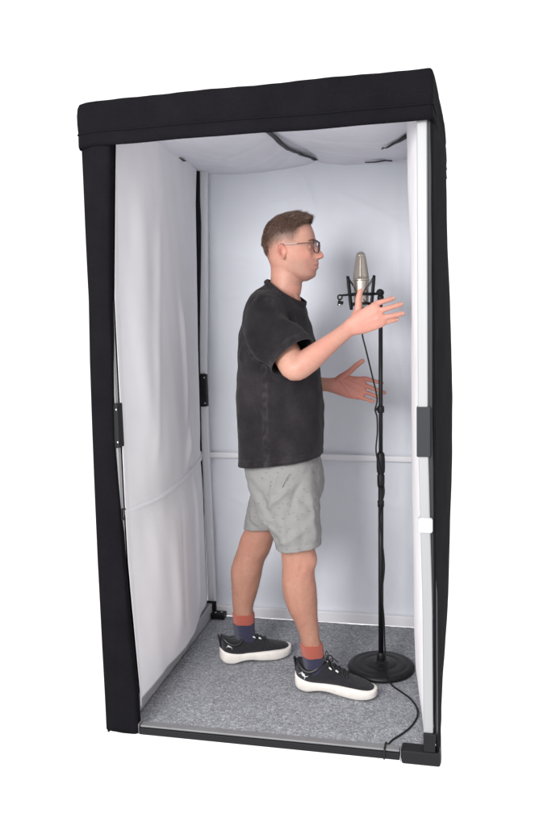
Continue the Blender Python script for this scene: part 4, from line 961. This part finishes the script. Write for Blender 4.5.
# ---- shoes, local frame: x from heel to toe, y across, z up
knit = new_mat('black_knit_upper', (.024, .024, .029), .85, spec=.15, bump=.6, bscale=700, weave=380, var=.25, vscale=120, sheen=.15, bdist=.001)
foam = new_mat('white_foam_sole', (.78, .74, .70), .6, var=.05, vscale=40, bump=.25, bscale=150)
lacem = new_mat('black_lace', (.016, .016, .018), .7); logom = new_mat('silver_print', (.80, .81, .84), .35, metal=.3); trim = new_mat('black_trim', (.012, .012, .014), .4)
def shoe(heel, toe, side, L0=.298):
    heel = np.array(heel); toe = np.array(toe); ax = toe-heel; yaw = math.atan2(ax[1], ax[0]); L = np.linalg.norm(ax[:2]); k = L/L0
    ca, sa = math.cos(yaw), math.sin(yaw)
    def W(p):
        x, y, z = p[0]*k, p[1], p[2]
        return (heel[0]+x*ca-y*sa, heel[1]+x*sa+y*ca, .0128+z)
    def Wm(m): return [W(p) for p in m[0]], m[1]
    # sole
    sx = [0, .006, .02, .05, .09, .13, .17, .21, .245, .27, .288, .296, .298]
    sw = [.010, .027, .038, .043, .041, .042, .048, .053, .052, .044, .030, .016, .004]
    off = [0, 0, 0, 0, .002, .004, .004, .002, -.001, -.004, -.007, -.009, -.010]
    zt = [.066, .066, .061, .053, .049, .047, .046, .045, .043, .042, .042, .041, .040]
    zb = [.022, .013, .003, .0, .0060, .0085, .001, .0, .0, .002, .008, .015, .022]
    st = cr_interp(list(zip(sx, sw, off, zt, zb)), 4); Rs = []
    for x, w_, o_, t_, b_ in st:
        g = []; w_ = max(w_, .003); mz = (t_+b_)/2
        for i in range(28):
            a = 2*math.pi*i/28; c_, s_ = math.cos(a), math.sin(a); e = .45
            yy = w_*math.copysign(abs(c_)**e, c_); zz_ = (t_-b_)/2*math.copysign(abs(s_)**e, s_)
            bul = 1+.06*math.cos(a*2)
            groove = 1-.035*math.exp(-((zz_-.004)/.0035)**2)
            lo_ = max(0., -s_); hi_ = max(0., s_); wave = .0016*math.sin(x*75+.8)*lo_+.0016*math.sin(x*42-.6)*hi_; cut_ = 1-.05*math.exp(-((zz_+.004-.006*math.sin(x*34))/.0028)**2)*sm(np.array(x), .03, .07); g.append((x, side*o_+yy*groove*float(cut_)*bul*.97, mz+zz_+wave))
        Rs.append(g)
    sh_ = mk('shoe', *Wm(rings(Rs)), foam, person)  # replaced below by upper as parent
    sh_.name = 'sole'
    # upper
    ux = [.004, .012, .03, .055, .085, .112, .135, .165, .20, .235, .265, .283, .290]
    uh = [.095, .112, .108, .096, .098, .112, .104, .089, .074, .063, .053, .044, .038]
    uw = [.014, .029, .0385, .0425, .0430, .0420, .0415, .0425, .0465, .0445, .036, .024, .012]
    tw = [.50, .74, .84, .90, .86, .70, .54, .48, .52, .60, .70, .8, .9]
    uo = [0, 0, 0, 0, .002, .003, .004, .004, .002, -.001, -.004, -.007, -.008]
    Rs = []
    for x, h_, w_, q_, o_ in cr_interp(list(zip(ux, uh, uw, tw, uo)), 4):
        g = []; b_ = .028
        for i in range(32):
            a = 2*math.pi*i/32; c_, s_ = math.cos(a), math.sin(a); ee = .72
            zz_ = b_+(h_-b_)*(.5+.5*math.copysign(abs(s_)**ee, s_)); fr = (zz_-b_)/(h_-b_)
            wz = w_*(1-(1-q_)*fr**1.6)
            g.append((x, side*o_+wz*math.copysign(abs(c_)**.8, c_), zz_))
        Rs.append(g)
    up = mk('shoe', *Wm(rings(Rs)), knit, person)
    sh_.parent = up; Rup = Rs
    # padded collar round the ankle
    P = []
    for i in range(24):
        a = 2*math.pi*i/24; P.append(((.058+.047*math.cos(a)), .0385*math.sin(a), .083+(.031 if math.cos(a) > 0 else .029)*math.cos(a)**2))
    P.append(P[0]); P.append(P[1])
    mk('ankle_collar', *Wm(tube(P, .0075, 10, 3)), trim, up)
    mk('tongue', *Wm(loft([(.100, 0, .108, .006, .022), (.112, 0, .126, .005, .022), (.120, 0, .137, .004, .019)], (0, 1, 0), n=20)), knit, up)
    mk('heel_tab', *Wm(loft([(.006, 0, .070, .006, .015), (.0025, 0, .095, .005, .014), (-.004, 0, .118, .004, .011)], (0, 1, 0), n=18)), trim, up)
    False and mk('toe_guard', *Wm(([(x, y, z) for x, y, z in tube([(.235, side*-.001-.0455, .040), (.268, -.036-side*.004, .043), (.289, -side*.007-.013, .042), (.289, -side*.007+.013, .042), (.268, .034-side*.004, .043), (.235, .0455, .040)], .0048, 8, 5)[0]], tube([(0,0,0),(1,0,0),(2,0,0),(3,0,0),(4,0,0),(5,0,0)], 1, 8, 5)[1])), trim, up)
    # laces
    lv = []
    for i, x in enumerate((.122, .138, .154, .170, .186)):
        h_ = float(np.interp(x, ux, uh)); w_ = .019+.001*i
        for s2 in (-1, 1):
            lv.append(tube([(x-.005, -s2*w_, h_-.010), (x-.002, -s2*w_*.6, h_+.0015), (x+.003, 0, h_+.006), (x+.006, s2*w_*.6, h_+.0015), (x+.009, s2*w_, h_-.010)], .0024, 8, 4))
    b0 = np.array([.122, 0, .120])
    lv += [tube([b0, b0+[-.004, -.016, .012], b0+[.004, -.032, .006], b0+[.010, -.028, -.012], b0+[.004, -.010, -.004], b0], .0022, 8, 5), tube([b0, b0+[-.002, .016, .012], b0+[.006, .03, .004], b0+[.010, .024, -.012], b0], .0022, 8, 5),
           tube([b0, b0+[.012, -.012, .004], b0+[.024, -.026, -.008], b0+[.034, -.030, -.020]], .0020, 8, 5), tube([b0, b0+[.014, .012, .004], b0+[.03, .022, -.012]], .0020, 8, 5),
           tube([(.119, 0, .128), (.112, .001, .145), (.116, .002, .156), (.121, .001, .146)], .0020, 8, 5)]
    mk('laces', *Wm(cat(*lv)), lacem, up)
    # metal-look lace tips
    lt = [tube([b0+[.010, -.030, -.012], b0+[.020, -.034, -.018]], .0030, 8, 1), tube([b0+[.034, -.030, -.020], b0+[.044, -.032, -.026]], .0032, 8, 1), tube([b0+[-.004, -.018, .008], b0+[.004, -.024, .006]], .0026, 8, 1)]
    mk('lace_tip', *Wm(cat(*lt)), logom, up)
    # printed emblem near the heel on the camera side: two interlocked arcs, laid on the upper's own surface
    from mathutils.bvhtree import BVHTree
    Vr, Fr = rings(Rup); tree = BVHTree.FromPolygons([Vector(v) for v in Vr], Fr)
    def emblem(cx, cz, sc, tilt):
        ms = []
        for sg in (1, -1):
            G = []
            for j in range(25):
                t = -1+2*j/24; u = t*.0105*sc*(1-.22*t*t); v = sg*(-.0013+.0082*t*t)*sc; wv = (.0019-.0009*abs(t))*sc
                for d_ in (-wv, wv):
                    uu, vv = u*math.cos(tilt)-(v+d_)*math.sin(tilt), u*math.sin(tilt)+(v+d_)*math.cos(tilt)
                    h = tree.ray_cast(Vector((cx+uu, -.2, cz+vv)), Vector((0, 1, 0)))
                    y = h[0].y if h[0] else -.03
                    for o__ in (-.0016, .0006): G.append((cx+uu, y+o__, cz+vv))
            F_ = []
            for j in range(24):
                a = j*4; F_ += [(a, a+4, a+6, a+2), (a+1, a+3, a+7, a+5), (a, a+1, a+5, a+4), (a+2, a+6, a+7, a+3)]
            F_ += [(0, 2, 3, 1), (96, 97, 99, 98)]
            ms.append((G, F_))
        return cat(*ms)
    mk('emblem', *Wm(emblem(*((.040, .070, 1.75, -.75) if side > 0 else (.036, .080, 1.35, -.30)))), logom, up)
    return up
shoe((.556, .409, 0), (.870, .376, 0), 1)
shoe((.209, .558, 0), (.483, .688, 0), -1)
